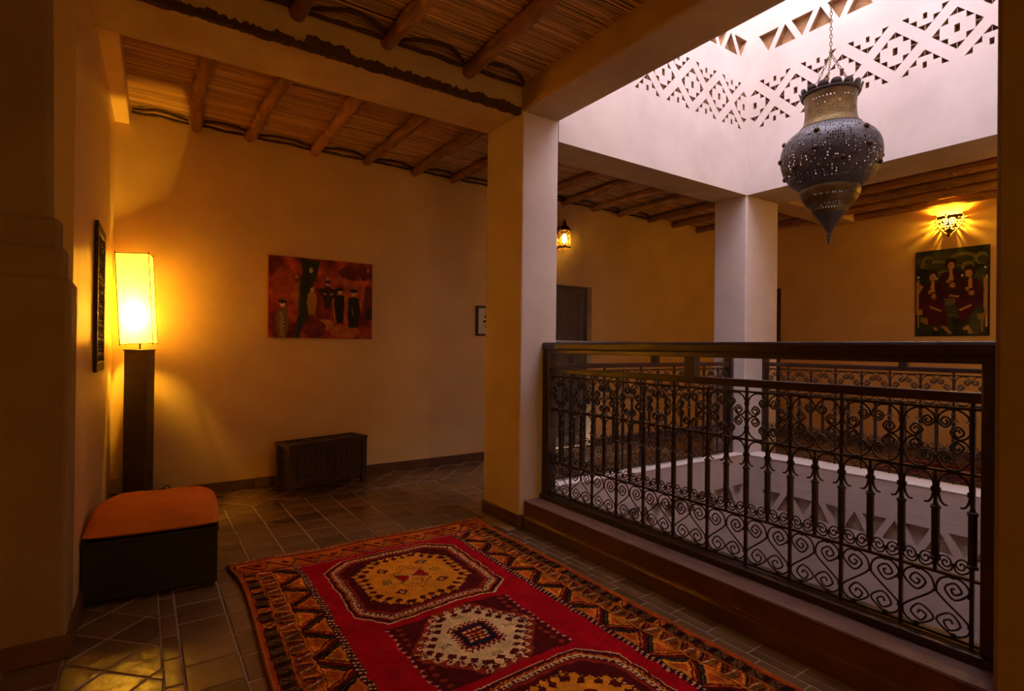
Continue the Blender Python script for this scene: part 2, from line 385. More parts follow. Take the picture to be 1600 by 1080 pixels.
# ---------------------------------------------------------------- ceiling, reeds, logs
cb = MB(); cb.box((XW - .2, YW - .2, ZC), (X1 - .15, YB + .25, 3.15)); cb.box((X1 - .15, Y2 + .2, ZC), (XF + .25, YB + .25, 3.15)); cb.box((X2 + .3, -.4, ZC), (XF + .25, Y2 + .2, 3.15))
ceil = struct(cb.build('ceiling', M['void']))
def reeds(name, x0, x1, y0, y1, step=.0085):
    mb = MB(); y = y0
    while y < y1:
        x = x0 - R.random() * .3
        while x < x1:
            L = 0.7 + R.random() * .9; xe = min(x + L, x1); xs = max(x, x0)
            if xe - xs > .03 and R.random() > .03:
                r = .0036 + R.random() * .0018; z = ZR + R.uniform(-.003, .004); sl = R.uniform(-.006, .006); dz = R.uniform(-.003, .003)
                if R.random() < .06: z -= .005
                vs = []
                for (xx, yy, zz) in ((xs, y, z), (xe, y + sl, z + dz)):
                    vs += [(xx, yy - r, zz + .002), (xx, yy - r * .55, zz - r * .8), (xx, yy + r * .55, zz - r * .8), (xx, yy + r, zz + .002)]
                mb.add(vs, [(0, 4, 5, 1), (1, 5, 6, 2), (2, 6, 7, 3)])
            x += L
        y += step * R.uniform(.85, 1.15)
    o = mb.build(name, M['reed'], ceil, smooth=False); stuff(o); return o
reeds('reed_matting', XW, CX, .3, Y2)
reeds('reed_matting', -.12, XF, 3.40, YB)
reeds('reed_matting', 5.15, XF, .1, 3.35)

def log_mesh(L, r, seed):
    mb = MB(); rr = random.Random(seed); k = 30; path = []; rad = []
    for i in range(k):
        t = i / (k - 1)
        path.append((noise.noise(Vector((t * 2.5, seed, 0))) * .034 + noise.noise(Vector((t * 9, seed, 1))) * .010, L * t, noise.noise(Vector((t * 2.2, seed, 9))) * .012))
        rad.append(r * (1.10 - .20 * t) * (1 + .30 * noise.noise(Vector((t * 11, seed, 3)))))
    mb.tube(path, rad, 9)
    for q in range(6):
        t = rr.uniform(.08, .92); i = int(t * (k - 1)); p = Vector(path[i]); a = rr.uniform(3.4, 6)
        d = Vector((math.cos(a), 0, math.sin(a)))
        mb.tube([p + d * rad[i] * .6, p + d * rad[i] * 1.18], [.016, .008], 6)
    return mb.mesh('log', M['log'], True)
LN = [log_mesh(2.62, .046, s) for s in (1, 2, 3)]
LB = [log_mesh(1.66, .044, s) for s in (4, 5, 6, 7)]
LF = [log_mesh(3.35, .050, s) for s in (8, 9, 10, 11)]
for i, x in enumerate((-1.45, -.92, -.36, .17, .68, 1.18, 1.64)):
    inst('log', LN[i % 3], ceil, (x, .38, 2.915 + .004 * (i % 3)), (0, 0, R.uniform(-.02, .02)))
for i, x in enumerate((.315, .765, 1.245, 1.74, 2.21, 2.68, 3.2, 3.70, 4.12, 4.62, 5.02, 5.56, 6.1, 6.65, 7.2)):
    inst('log', LB[i % 4], ceil, (x - .02, 3.36, 2.918 + .004 * (i % 2)), (R.uniform(-.004, .004), 0, R.uniform(-.035, .02)))
for i, x in enumerate((5.42, 5.85, 6.3, 6.78, 7.2, 7.54)):
    inst('log', LF[i % 4], ceil, (x, .06, 2.912), (0, 0, R.uniform(-.03, .03)))
# crooked laths between the log ends
def lath(x0, x1, y, z, bow, seed):
    pts = []
    for i in range(9):
        t = i / 8
        pts.append((x0 + (x1 - x0) * t, y - bow * math.sin(t * math.pi) + noise.noise(Vector((t * 4, seed, 0))) * .012,
                    z + noise.noise(Vector((t * 3, seed, 4))) * .012))
    MB().tube(pts, [.0085, .011, .010, .012, .009, .011, .012, .010, .008], 6).build('lath', M['twig'], ceil, smooth=True)
bx_ = [-.10, .315, .765, 1.245, 1.74, 2.21, 2.68, 3.2, 3.70, 4.12, 4.62, 5.02, 5.56]
for i in range(len(bx_) - 1):
    lath(bx_[i] + .02, bx_[i + 1] - .02, YB - .035, 2.925, .005, i)
    lath(bx_[i] + .03, bx_[i + 1] - .03, YB - .05, 2.942, .10 if i % 2 else .07, i + 40)
nx_ = [-.36, .17, .68, 1.18, 1.64, 2.09]
for i in range(len(nx_) - 1):
    lath(nx_[i] + .02, nx_[i + 1] - .02, Y2 - .03, 2.93, .01, i + 80)
    lath(nx_[i] + .02, nx_[i + 1] - .02, Y2 - .04, 2.945, .11, i + 90)

# ---------------------------------------------------------------- floor tiles
RUG = (0.41, 0.35, 1.93, 3.255)
def clip(poly, a, b, c):   # keep a*x+b*y<=c
    out = []
    for i in range(len(poly)):
        p, q = poly[i], poly[(i + 1) % len(poly)]; dp = a * p[0] + b * p[1] - c; dq = a * q[0] + b * q[1] - c
        if dp <= 0: out.append(p)
        if dp * dq < 0:
            t = dp / (dp - dq); out.append((p[0] + (q[0] - p[0]) * t, p[1] + (q[1] - p[1]) * t))
    return out
def inset_poly(p, d):
    cx = sum(a for a, _ in p) / len(p); cy = sum(b for _, b in p) / len(p)
    q = p
    n = len(p); res = list(p)
    for i in range(n):
        a, b = p[i], p[(i + 1) % n]; ex, ey = b[0] - a[0], b[1] - a[1]; l = math.hypot(ex, ey)
        if l < 1e-6: continue
        nx, ny = ey / l, -ex / l   # outward for ccw
        res = clip(res, nx, ny, nx * a[0] + ny * a[1] - d)
        if len(res) < 3: return []
    return res
def tile_into(mb, poly, zt=0.0, org=(0, 0)):
    if area(poly) < 0: poly = poly[::-1]
    o = inset_poly(poly, .0035)
    if len(o) < 3 or area(o) < 3e-4: return False
    c = (sum(a for a, _ in o) / len(o), sum(b for _, b in o) / len(o))
    i = [(a + (c[0] - a) * .05, b + (c[1] - b) * .05) for a, b in o]
    tx, ty = R.uniform(-.006, .006), R.uniform(-.006, .006)
    n = len(o); z = lambda p, h: h + (p[0] - c[0]) * tx + (p[1] - c[1]) * ty
    vs = [(a - org[0], b - org[1], -.012) for a, b in o] + [(a - org[0], b - org[1], z((a, b), zt - .003)) for a, b in o] + [(a - org[0], b - org[1], z((a, b), zt)) for a, b in i]
    fs = [(k, (k + 1) % n, n + (k + 1) % n, n + k) for k in range(n)] + [(n + k, n + (k + 1) % n, 2 * n + (k + 1) % n, 2 * n + k) for k in range(n)] + [tuple(range(2 * n, 3 * n))]
    mb.add(vs, fs); return True
allt = []
def rect(x0, y0, x1, y1): return [(x0, y0), (x1, y0), (x1, y1), (x0, y1)]
def diag_field(x0, y0, x1, y1, s=.165):
    cx, cy = x0, y0; h = s * math.sqrt(2) / 2
    nx = int((x1 - x0) / h) + 3; ny = int((y1 - y0) / h) + 3
    for i in range(-1, nx):
        for j in range(-1, ny):
            if (i + j) % 2: continue
            c = (x0 + i * h, y0 + j * h); p = [(c[0] - h, c[1]), (c[0], c[1] - h), (c[0] + h, c[1]), (c[0], c[1] + h)]
            for a, b, k in ((1, 0, x1), (-1, 0, -x0), (0, 1, y1), (0, -1, -y0)):
                p = clip(p, a, b, k)
                if len(p) < 3: break
            if len(p) >= 3: allt.append(p)
# plain field (columns .187 wide), narrow strip, diagonal border by the left wall, diagonal border along the back
xs = [0.142 + .187 * i for i in range(0, 11)]
y = -1.0; rows = []
for i, x in enumerate(xs):
    yy = 4.44 - .02 * (i % 3)
    xe = x + .187 if i < 9 else None
    if x + .187 > 1.98: xe = 2.003
    if x > 1.94: break
    yy = 4.44
    off = [0, .03, -.02, .05, 0.01][i % 5]; first = True
    while yy > .2:
        st = .19 + (off if first else 0); first = False
        allt.append(rect(x, yy - st, xe or x + .187, yy)); yy -= st
yy = 4.44
while yy > .2:
    allt.append(rect(.081, yy - .2, .142, yy)); yy -= .2
diag_field(-.23, .6, .081, 4.44, .19)
diag_field(-.2, 4.44, 3.9, YB, .185)
yy = 2.97
while yy > .3:
    allt.append(rect(2.003, yy - .19, 2.052, yy)); allt.append(rect(2.052, yy - .19, 2.121, yy)); yy -= .19
x = 2.0
while x < 5:
    yy = 3.3
    while yy < 4.44 and not (False):
        allt.append(rect(x, yy, x + .19, min(yy + .19, 4.44))); yy += .19
    x += .19
rest = MB(); cnt = 0
def hidden(p):
    cx = sum(a for a, _ in p) / len(p); cy = sum(b for _, b in p) / len(p)
    return (RUG[0] + .15 < cx < RUG[2] - .12 and cy < RUG[3] - .12)
for p in allt:
    cx = sum(a for a, _ in p) / len(p); cy = sum(b for _, b in p) / len(p)
    if hidden(p): continue
    vis = (cy > 1.75 and cx < 2.13 and cx > -.22) or (cy > 3.4 and cx < 3.0)
    if cx > 2.0 and cy < 2.97 and (cy < .9): vis = False
    if vis and cnt < 290 and abs(area(p)) > .004:
        mb = MB()
        if tile_into(mb, p, R.uniform(-.0012, .0012), (cx, cy)):
            o = mb.build('tile', M['tile'], floor, loc=(cx, cy, 0)); cnt += 1
    else: tile_into(rest, p)
x = 5.3
while x < XF:
    yy = .15
    while yy < YB - .2:
        tile_into(rest, rect(x, yy, min(x + .28, XF - .01), yy + .28)); yy += .28
    x += .28
y = -2.5
while y < .2:
    x = XW
    while x < 2.0:
        tile_into(rest, rect(x, y, x + .28, y + .28)); x += .28
    y += .28
x = XW
while x < -.25:
    y = .25
    while y < 2.66:
        tile_into(rest, rect(x, y, min(x + .28, -.232), min(y + .28, 2.67))); y += .28
    x += .28
stuff(rest.build('distant_tiles', M['tile'], floor))

# ---------------------------------------------------------------- skirting
def skirting(name, x0, y0, x1, y1, nx, ny, h=.085, t=.014, pieces=.32):
    L = math.hypot(x1 - x0, y1 - y0); n = max(1, round(L / pieces)); dx, dy = (x1 - x0) / L, (y1 - y0) / L
    ang = math.atan2(dy, dx); root = None
    me = MB().box((.001, 0, 0), (L / n - .001, t, h)).mesh('skirting_tile', M['base'])
    if nx * -dy + ny * dx < 0: me.transform(Matrix.Scale(-1, 4, (0, 1, 0))); me.flip_normals()
    bk = MB().box((0, 0, 0), (L, t * .5, h - .003)); b = bk.build(name, M['base'])
    if nx * -dy + ny * dx < 0: b.data.transform(Matrix.Scale(-1, 4, (0, 1, 0))); b.data.flip_normals()
    b.location = (x0, y0, 0); b.rotation_euler = (0, 0, ang); struct(b)
    for i in range(n):
        o = inst('skirting_tile', me, b, (i * L / n, 0, R.uniform(-.002, .002)), (0, 0, 0))
        m = o.modifiers.new('bevel', 'BEVEL'); m.width = .004; m.segments = 2
skirting('baseboard_back', XL1, YB, DX0, YB, 0, -1)
skirting('baseboard_gallery', DX1, YB, XF, YB, 0, -1)
skirting('baseboard_left', XL0, YP, XL1, YB, 1, 0)
skirting('baseboard_pier', XW, YP - .012, -.21, YP - .012, 0, -1)
skirting('baseboard_far', XF, .1, XF, FY0, -1, 0)
skirting('baseboard_column', CX, Y2 - .012, CX, 3.425, -1, 0, pieces=.5)
skirting('baseboard_column_front', CX - .012, Y2, 2.115, Y2, 0, -1, pieces=.5)
skirting('baseboard_column_right', CX, .1, CX, YN, -1, 0, pieces=.5)

# ---------------------------------------------------------------- near kerb with its sill
kerb = struct(MB().prism(dn([(2.118, -.05), (2.118, .068), (2.124, .078), (2.134, .084), (2.136, .160), (2.130, .170), (2.142, .1745), (2.40, .1735), (2.40, -.05)]), YN, Y2, 'y').build('trim_kerb', M['kerb'], bevel=.003))
MB().box((2.135, YN + .001, .1725), (2.262, Y2 - .001, .1762)).build('kerb_top', material('sky_lit_kerb_top', (.30, .17, .14), (.20, .11, .09), .45, 6, .3, 14, .4), kerb, bevel=.001)  # lighter strip paints in the sky light on the kerb top
MB().box((2.262, YN, .170), (2.385, Y2, .207)).build('sill', M['wood'], kerb, bevel=.006, seg=3)

# ---------------------------------------------------------------- wrought-iron railings
W = .2075; HB = W / 2
def q_spiral(c, seq):
    return [(c[0] + r * math.cos(math.radians(a)), c[1] + r * math.sin(math.radians(a))) for a, r in seq]
def xz(path): return [(p[0], 0, p[1]) for p in path]
s_path = crom(q_spiral((.048, .381), [(90, .005), (0, .010), (-90, .015), (-180, .020), (-270, .024), (-360, .028), (-450, .033), (-540, .039)]) +
              [(.018, .411), (.050, .4255), (.086, .412), (.1005, .380), (.092, .352), (.016, .286), (.0055, .262), (.016, .238), (.052, .2262)] +
              q_spiral((.060, .264), [(0, .040), (90, .034), (180, .029), (270, .024), (360, .018), (450, .012), (540, .007)]), 5)
# the whole curve keeps turning one way at each end
c_units = (q_spiral((.375, .785), [(90, .02), (180, .035), (270, .05), (360, .062), (450, .072), (540, .082), (630, .095), (720, .112)]) +
           [(.43, .91), (.28, .985), (.10, .91), (.018, .74), (.055, .575), (.185, .505)] +
           q_spiral((.20, .615), [(0, .105), (90, .092), (180, .080), (270, .070), (360, .056), (450, .042), (540, .025)]))
Z2, Z3, ZT = .787, .432, 1.008
c_path = crom([(u * W, Z2 + t * (ZT - Z2)) for u, t in c_units], 4)
a_half = [(.034, .669), (.022, .671), (.012, .687), (.0075, .715), (.0085, .745), (.022, .770), (.040, .7805), (HB / 2, .7835)]
a_path = crom(a_half + [(HB - x, z) for x, z in a_half[:-1]][::-1], 4)
p_path = crom([(HB / 2 - .0015, .474), (.046, .450), (.029, .443), (.010, .455), (.006, .470), (.014, .488), (.029, .493), (.043, .482), (.044, .466), (.032, .456), (.021, .463), (.022, .476), (.031, .478), (.033, .471)], 3)
def tubeflat(mb, path, r=.0038, n=5): mb.tube(xz(path), r, n, ref=(0, 1, 0)); return mb
def mir(path, w): return [(w - x, z) for x, z in path]
def collar(mb, x, z, sx=.007, sz=.006): mb.box((x - sx, -.006, z - sz), (x + sx, .006, z + sz))
mS1 = tubeflat(MB(), s_path); collar(mS1, .052, .4265); collar(mS1, .050, .2265); collar(mS1, .004, .372); collar(mS1, .004, .272); collar(mS1, .1015, .366, .004); S1 = mS1.mesh('s_scroll', M['iron'], True)
mS2 = tubeflat(MB(), mir(s_path, W)); collar(mS2, W - .052, .4265); collar(mS2, W - .050, .2265); S2 = mS2.mesh('s_scroll', M['iron'], True)
def vflip(path): return [(x, Z2 + ZT - z) for x, z in path]
CS = []
for fx in (0, 1):
    for fz in (0, 1):
        p = c_path
        if fx: p = mir(p, W)
        if fz: p = vflip(p)
        m_ = tubeflat(MB(), p, .0040)
        cx_ = (.02 * W) if not fx else W * .98
        zz_ = Z2 + .75 * (ZT - Z2); zz_ = Z2 + ZT - zz_ if fz else zz_
        collar(m_, cx_, zz_, .006, .007); collar(m_, (.28 if not fx else .72) * W, (ZT if not fz else Z2) + (-.003 if not fz else .003))
        if not fx: collar(m_, .5 * W, (Z2 + .785 * (ZT - Z2)) if not fz else (Z2 + .215 * (ZT - Z2)), .005, .006)
        CS.append(m_.mesh('c_scroll', M['iron'], True))
mA = tubeflat(MB(), a_path, .0042); collar(mA, .008, .718, .006, .008); collar(mA, HB - .008, .718, .006, .008); collar(mA, HB / 2, .785); AR = mA.mesh('arch_scroll', M['iron'], True)
mP = tubeflat(MB(), p_path, .0034); tubeflat(mP, mir(p_path, HB), .0034); collar(mP, HB / 2, .466, .003, .006); PS = mP.mesh('pair_scroll', M['iron'], True)
def lathed(prof, n=10): return MB().lathe(prof, n)
sleeve = lathed([(.470, .008), (.472, .017), (.482, .017), (.484, .013), (.650, .013), (.652, .016), (.660, .016), (.664, .010), (.672, .007)])
mB = MB().box((-.0055, -.0055, Z3), (.0055, .0055, Z2)); mB.add(sleeve.v, sleeve.f); BAL = mB.mesh('baluster', M['iron'])
mF = MB().box((-.0060, -.0060, .207), (.0060, .0060, ZT + .008)); mF.add(sleeve.v, sleeve.f)
FULL = mF.mesh('bar', M['iron'])
mF2 = MB().box((-.0060, -.0060, .207), (.0060, .0060, 1.035)); mF2.add(sleeve.v, sleeve.f)
FULL2 = mF2.mesh('bar', M['iron'])

def railing(loc, rz, n, label, short_posts, pad0=.03, pad1=.03, dz=0.0, group=None, posts=(1, 1)):
    t = empty('iron_railing', loc, rz); tag(t, label, 'railing', group)
    L = n * W
    x0, x1 = -pad0, L + pad1
    def rail(name, z0, z1, hw, mat, bv=0, a=x0, b=x1):
        return MB().box((a, -hw, z0), (b, hw, z1)).build(name, M[mat], t, bevel=bv)
    hr = MB().prism([(-.046, 1.196), (-.040, 1.186), (.040, 1.186), (.046, 1.196), (.047, 1.224), (.038, 1.238), (-.038, 1.238), (-.047, 1.224)], x0 - .07, x1 + .07, 'x')
    hr.box((x0 - .07, -.035, 1.162), (x1 + .07, .035, 1.188))
    hr.build('handrail', M['wood'], t, bevel=.003)
    rail('middle_rail', 1.030, 1.066, .022, 'wood', .005)
    for z, nm in ((ZT, 'flat_bar'), (Z2, 'flat_bar'), (Z3, 'flat_bar'), (.217, 'flat_bar')):
        rail(nm, z - .0045, z + .0045, .008, 'iron', 0)
    for k, x in enumerate((x0 - .035, x1 + .035)):
        if posts[k]: MB().box((x - .036, -.038, .205 - .035 - (.0)), (x + .036, .038, 1.165)).build('post', M['wood'], t, bevel=.006)
    for x in short_posts: MB().box((x - .030, -.024, 1.060), (x + .030, .024, 1.165)).build('short_post', M['wood'], t, bevel=.003)
    for i in range(n + 1):
        inst('bar', FULL2 if i % 2 == 0 else FULL, t, (i * W, 0, 0))
    for i in range(n):
        X = i * W
        inst('baluster', BAL, t, (X + HB, 0, 0))
        inst('s_scroll', S1, t, (X, 0, 0)); inst('s_scroll', S2, t, (X, 0, 0))
        for m_ in CS: inst('c_scroll', m_, t, (X, 0, 0))
        for h_ in (0, HB):
            inst('arch_scroll', AR, t, (X + h_, 0, 0)); inst('pair_scroll', PS, t, (X + h_, 0, 0))
    return t
# along the near kerb: local +x runs away from the camera (+Y)
railing((2.32, .641, 0), math.pi / 2, 11, 'dark wrought-iron scroll railing nearest the camera, on the red-brown kerb beside the rug', [1.135], .03, -.012)
railing((2.60, 3.13, .02), 0, 10, 'wrought-iron railing on the left side of the courtyard well, behind the near column', [1.0], .1, -.06, group=None)
railing((4.97, .66, .02), math.pi / 2, 11, 'wrought-iron railing across the far side of the courtyard well, under the pierced lantern', [1.15], .03, -.0)

# ---------------------------------------------------------------- raster painting for the rug and the pictures
class Ras:
    def __init__(s, w, h, res, bg):
        s.w, s.h, s.res = w, h, res; s.nx, s.ny = int(round(w / res)), int(round(h / res))
        s.a = np.zeros((s.ny, s.nx, 3)); s.a[:] = bg
        s.U, s.V = np.meshgrid((np.arange(s.nx) + .5) * res, (np.arange(s.ny) + .5) * res)
    def poly(s, pts, c):
        xs = [p[0] for p in pts]; ys = [p[1] for p in pts]
        i0, i1 = max(0, int(min(xs) / s.res) - 1), min(s.nx, int(max(xs) / s.res) + 2)
        j0, j1 = max(0, int(min(ys) / s.res) - 1), min(s.ny, int(max(ys) / s.res) + 2)
        if i1 <= i0 or j1 <= j0: return
        U = s.U[j0:j1, i0:i1]; V = s.V[j0:j1, i0:i1]; m = np.zeros(U.shape, bool); n = len(pts)
        for k in range(n):
            (xa, ya), (xb, yb) = pts[k], pts[(k + 1) % n]
            if ya == yb: continue
            cnd = ((ya > V) != (yb > V)) & (U < (xb - xa) * (V - ya) / (yb - ya) + xa); m ^= cnd
        s.a[j0:j1, i0:i1][m] = c
    def line(s, p, q, w, c):
        dx, dy = q[0] - p[0], q[1] - p[1]; l = math.hypot(dx, dy) or 1; nx, ny = -dy / l * w / 2, dx / l * w / 2
        s.poly([(p[0] + nx, p[1] + ny), (q[0] + nx, q[1] + ny), (q[0] - nx, q[1] - ny), (p[0] - nx, p[1] - ny)], c)
    def pline(s, pts, w, c, close=False):
        for i in range(len(pts) - (0 if close else 1)): s.line(pts[i], pts[(i + 1) % len(pts)], w, c)
    def ell(s, c, rx, ry, col, rot=0):
        n = 14; s.poly([(c[0] + rx * math.cos(k * 2 * math.pi / n) * math.cos(rot) - ry * math.sin(k * 2 * math.pi / n) * math.sin(rot),
                         c[1] + rx * math.cos(k * 2 * math.pi / n) * math.sin(rot) + ry * math.sin(k * 2 * math.pi / n) * math.cos(rot)) for k in range(n)], col)
    def dia(s, c, rx, ry, col): s.poly([(c[0] - rx, c[1]), (c[0], c[1] - ry), (c[0] + rx, c[1]), (c[0], c[1] + ry)], col)
    def zig(s, p, q, amp, per, w, c):
        dx, dy = q[0] - p[0], q[1] - p[1]; l = math.hypot(dx, dy); n = max(2, int(l / per * 2)); nx, ny = -dy / l, dx / l
        s.pline([(p[0] + dx * i / n + nx * amp * (1 if i % 2 else -1), p[1] + dy * i / n + ny * amp * (1 if i % 2 else -1)) for i in range(n + 1)], w, c)
    def teeth(s, p, q, hgt, per, c, duty=.9):
        dx, dy = q[0] - p[0], q[1] - p[1]; l = math.hypot(dx, dy); n = max(1, int(round(l / per))); nx, ny = -dy / l * hgt, dx / l * hgt
        for i in range(n):
            a, b = (i + .5 - duty / 2) / n, (i + .5 + duty / 2) / n; m_ = (i + .5) / n
            s.poly([(p[0] + dx * a, p[1] + dy * a), (p[0] + dx * b, p[1] + dy * b), (p[0] + dx * m_ + nx, p[1] + dy * m_ + ny)], c)
    def dots(s, p, q, per, r, c):
        dx, dy = q[0] - p[0], q[1] - p[1]; l = math.hypot(dx, dy); n = max(1, int(l / per))
        for i in range(n): s.dia((p[0] + dx * (i + .5) / n, p[1] + dy * (i + .5) / n), r, r, c)
    def hooks(s, p, q, hgt, per, c, c2):
        """row of stalks with a three-lobed head"""
        dx, dy = q[0] - p[0], q[1] - p[1]; l = math.hypot(dx, dy); n = max(1, int(round(l / per))); tx, ty = dx / l, dy / l; nx, ny = -ty, tx
        for i in range(n):
            b = (p[0] + dx * (i + .5) / n, p[1] + dy * (i + .5) / n); P = lambda a, h: (b[0] + tx * a + nx * h, b[1] + ty * a + ny * h)
            s.line(P(0, 0), P(0, hgt), per * .22, c)
            s.poly([P(-per * .42, 0), P(per * .42, 0), P(0, hgt * .55)], c)
            s.dia(P(0, hgt * .82), per * .40, per * .40, c)
            s.dia(P(0, hgt * .22), per * .10, per * .10, c2)

def raster_mesh(name, r, f, mat, parent=None, thick=None, lin=True):
    nx, ny = r.nx, r.ny
    gx, gy = np.meshgrid(np.arange(nx + 1) * r.w / nx, np.arange(ny + 1) * r.h / ny)
    V = f(gx.ravel(), gy.ravel())
    i = np.arange(nx)[None, :] + (np.arange(ny) * (nx + 1))[:, None]
    F = np.stack([i, i + 1, i + nx + 2, i + nx + 1], -1).reshape(-1, 4)
    me = bpy.data.meshes.new(name); nv, nf = len(V), len(F)
    me.vertices.add(nv); me.vertices.foreach_set('co', V.astype(np.float32).ravel())
    me.loops.add(nf * 4); me.loops.foreach_set('vertex_index', F.astype(np.int32).ravel())
    me.polygons.add(nf); me.polygons.foreach_set('loop_start', np.arange(nf, dtype=np.int32) * 4); me.polygons.foreach_set('loop_total', np.full(nf, 4, np.int32))
    me.update(calc_edges=True)
    a = me.color_attributes.new('Col', 'FLOAT_COLOR', 'CORNER')
    c = np.clip(r.a.reshape(-1, 3) / 255.0, 0, 1); c = np.where(c <= .04045, c / 12.92, ((c + .055) / 1.055) ** 2.4)
    col = np.ones((nf, 4, 4), np.float32); col[:, :, :3] = c[:, None, :]
    a.data.foreach_set('color', col.ravel()); me.materials.append(mat)
    o = bpy.data.objects.new(name, me); C.objects.link(o)
    if parent is not None: o.parent = parent
    return o

RED = (176, 12, 26); DRED = (112, 18, 18); MAR = (86, 22, 20); ORA = (216, 122, 34); YEL = (226, 142, 34); CRE = (232, 190, 130); BLK = (34, 22, 24); GRN = (88, 84, 34); NAV = (28, 34, 48); PNK = (232, 150, 130); RST = (188, 76, 26)
def draw_rug(Wd=1.52, Ln=2.9, res=.004):
    r = Ras(Wd, Ln, res, RED); rr = random.Random(5)
    def side(mirror):
        X = (lambda u: Wd - u) if mirror else (lambda u: u)
        B = lambda a, b, c: r.poly([(X(a), 0), (X(b), 0), (X(b), Ln), (X(a), Ln)], c)
        B(0, .30, (120, 52, 22)); B(0, .022, RST); B(.022, .078, (70, 26, 18)); B(.086, .152, (150, 72, 28)); B(.16, .272, MAR); B(.272, .298, (60, 22, 18))
        for u in (.082, .156): r.line((X(u), 0), (X(u), Ln), .007, ORA)
        v = .0
        while v < Ln:     # outer pile band: crosses on dark
            r.poly([(X(.026), v), (X(.076), v), (X(.076), v + .04), (X(.026), v + .04)], (104, 82, 40) if rr.random() < .8 else ORA)
            r.line((X(.03), v + .004), (X(.072), v + .036), .006, BLK); r.line((X(.072), v + .004), (X(.03), v + .036), .006, DRED)
            r.dia((X(.05), v + .055), .02, .012, BLK)
            v += .075
        v = 0
        while v < Ln:     # inner narrow band: slanted bars
            for k in range(3):
                c = (ORA, BLK, DRED)[k]; r.line((X(.092), v + k * .016), (X(.148), v + .022 + k * .016), .009, c)
            for k in range(3):
                c = (CRE, GRN, MAR)[k]; r.line((X(.148), v + .05 + k * .014), (X(.092), v + .066 + k * .014), .006, c)
            v += .095
        v = -.05; k = 0
        while v < Ln:     # main band: triangles with serrated leaves
            if k % 2 == 0: tri = [(X(.165), v), (X(.165), v + .17), (X(.262), v + .085)]
            else: tri = [(X(.268), v), (X(.268), v + .17), (X(.172), v + .085)]
            r.poly(tri, ORA if k % 3 else YEL)
            c = [(sum(p[0] for p in tri) / 3), (sum(p[1] for p in tri) / 3)]
            r.poly([(c[0] + (p[0] - c[0]) * .45, c[1] + (p[1] - c[1]) * .45) for p in tri], (202, 84, 30))
            a, b = tri[0], tri[2]
            for (p, q, cc) in ((tri[0], tri[2], BLK), (tri[1], tri[2], DRED)):
                r.line(p, q, .022, cc)
                r.teeth(p, q, .018, .022, cc, .7); r.teeth(q, p, .018, .022, cc, .7)
                r.line(p, q, .004, GRN if cc == BLK else ORA)
            v += .125; k += 1
        r.dots((X(.278), 0), (X(.278), Ln), .026, .006, CRE); r.dots((X(.292), 0.01), (X(.292), Ln), .026, .007, PNK)
    side(False); side(True)
    def end(v0, sgn):
        Y = lambda a: v0 + sgn * a
        r.poly([(.03, Y(0)), (Wd - .03, Y(0)), (Wd - .03, Y(.19)), (.03, Y(.19))], (190, 92, 30))
        for a, w_, c in ((.012, .02, (140, 40, 24)), (.035, .008, ORA), (.18, .012, MAR), (.19, .006, PNK)): r.line((.03, Y(a)), (Wd - .03, Y(a)), w_, c)
        u = .05; k = 0
        while u < Wd - .1:
            r.poly([(u, Y(.05)), (u + .15, Y(.05)), (u + .075, Y(.165))], (206, 110, 34) if k % 2 else (180, 70, 30))
            r.line((u, Y(.05)), (u + .075, Y(.165)), .014, MAR); r.line((u + .15, Y(.05)), (u + .075, Y(.165)), .01, GRN)
            r.dia((u + .075, Y(.09)), .025, .02, MAR); u += .13; k += 1
    end(0, 1)
    def octa(x0, y0, x1, y1, c): return [(x0 + c, y0), (x1 - c, y0), (x1, y0 + c), (x1, y1 - c), (x1 - c, y1), (x0 + c, y1), (x0, y1 - c), (x0, y0 + c)]
    def medallion(y0, y1, field):
        for d, c in ((0, CRE), (.007, MAR), (.022, DRED), (.038, CRE), (.058, BLK), (.062, (150, 40, 26)), (.078, MAR)):
            r.poly(octa(.375 + d, y0 + d, 1.15 - d, y1 - d, .115 - d * .35), c)
        o1 = octa(.375 + .030, y0 + .030, 1.15 - .030, y1 - .030, .11)
        for i in range(8): r.zig(o1[i], o1[(i + 1) % 8], .006, .026, .006, ORA)
        o2 = octa(.375 + .049, y0 + .049, 1.15 - .049, y1 - .049, .10)
        for i in range(8): r.teeth(o2[i], o2[(i + 1) % 8], .009, .022, DRED); r.teeth(o2[(i + 1) % 8], o2[i], .008, .022, MAR)
        cx, cy = .7625, (y0 + y1) / 2; hx, hy = .275, (y1 - y0) / 2 - .095
        inner = octa(cx - hx, cy - hy, cx + hx, cy + hy, .15); r.poly(inner, field)
        for i in range(8): r.hooks(inner[i], inner[(i + 1) % 8], .05, .052, MAR, CRE)
        for sx, sy in ((-1, -1), (1, -1), (1, 1), (-1, 1)):
            p = (cx + sx * .115, cy + sy * .135)
            r.dia(p, .034, .034, DRED); r.dia(p, .018, .018, CRE); r.dia(p, .008, .008, DRED); r.zig((p[0] - .035, p[1]), (p[0] + .035, p[1]), .006, .012, .004, MAR)
        r.poly([(cx, cy), (cx - .075, cy - .055), (cx - .075, cy + .055)], RED); r.poly([(cx, cy), (cx + .075, cy - .055), (cx + .075, cy + .055)], RED)
        for a in (-1, 1):
            r.pline([(cx, cy), (cx + a * .075, cy - .055), (cx + a * .075, cy + .055)], .006, GRN, True)
            r.line((cx - .03 * a, cy - .04), (cx + .03 * a, cy + .04), .006, CRE)
            r.pline([(cx - .05, cy + a * .06), (cx, cy + a * .12), (cx + .05, cy + a * .06)], .007, GRN)
            r.pline([(cx - .085, cy + a * .06), (cx, cy + a * .155), (cx + .085, cy + a * .06)], .005, MAR)
            for q in range(3): r.line((cx + a * (.12 + .016 * q), cy - .025), (cx + a * (.13 + .016 * q), cy + .025), .008, GRN)
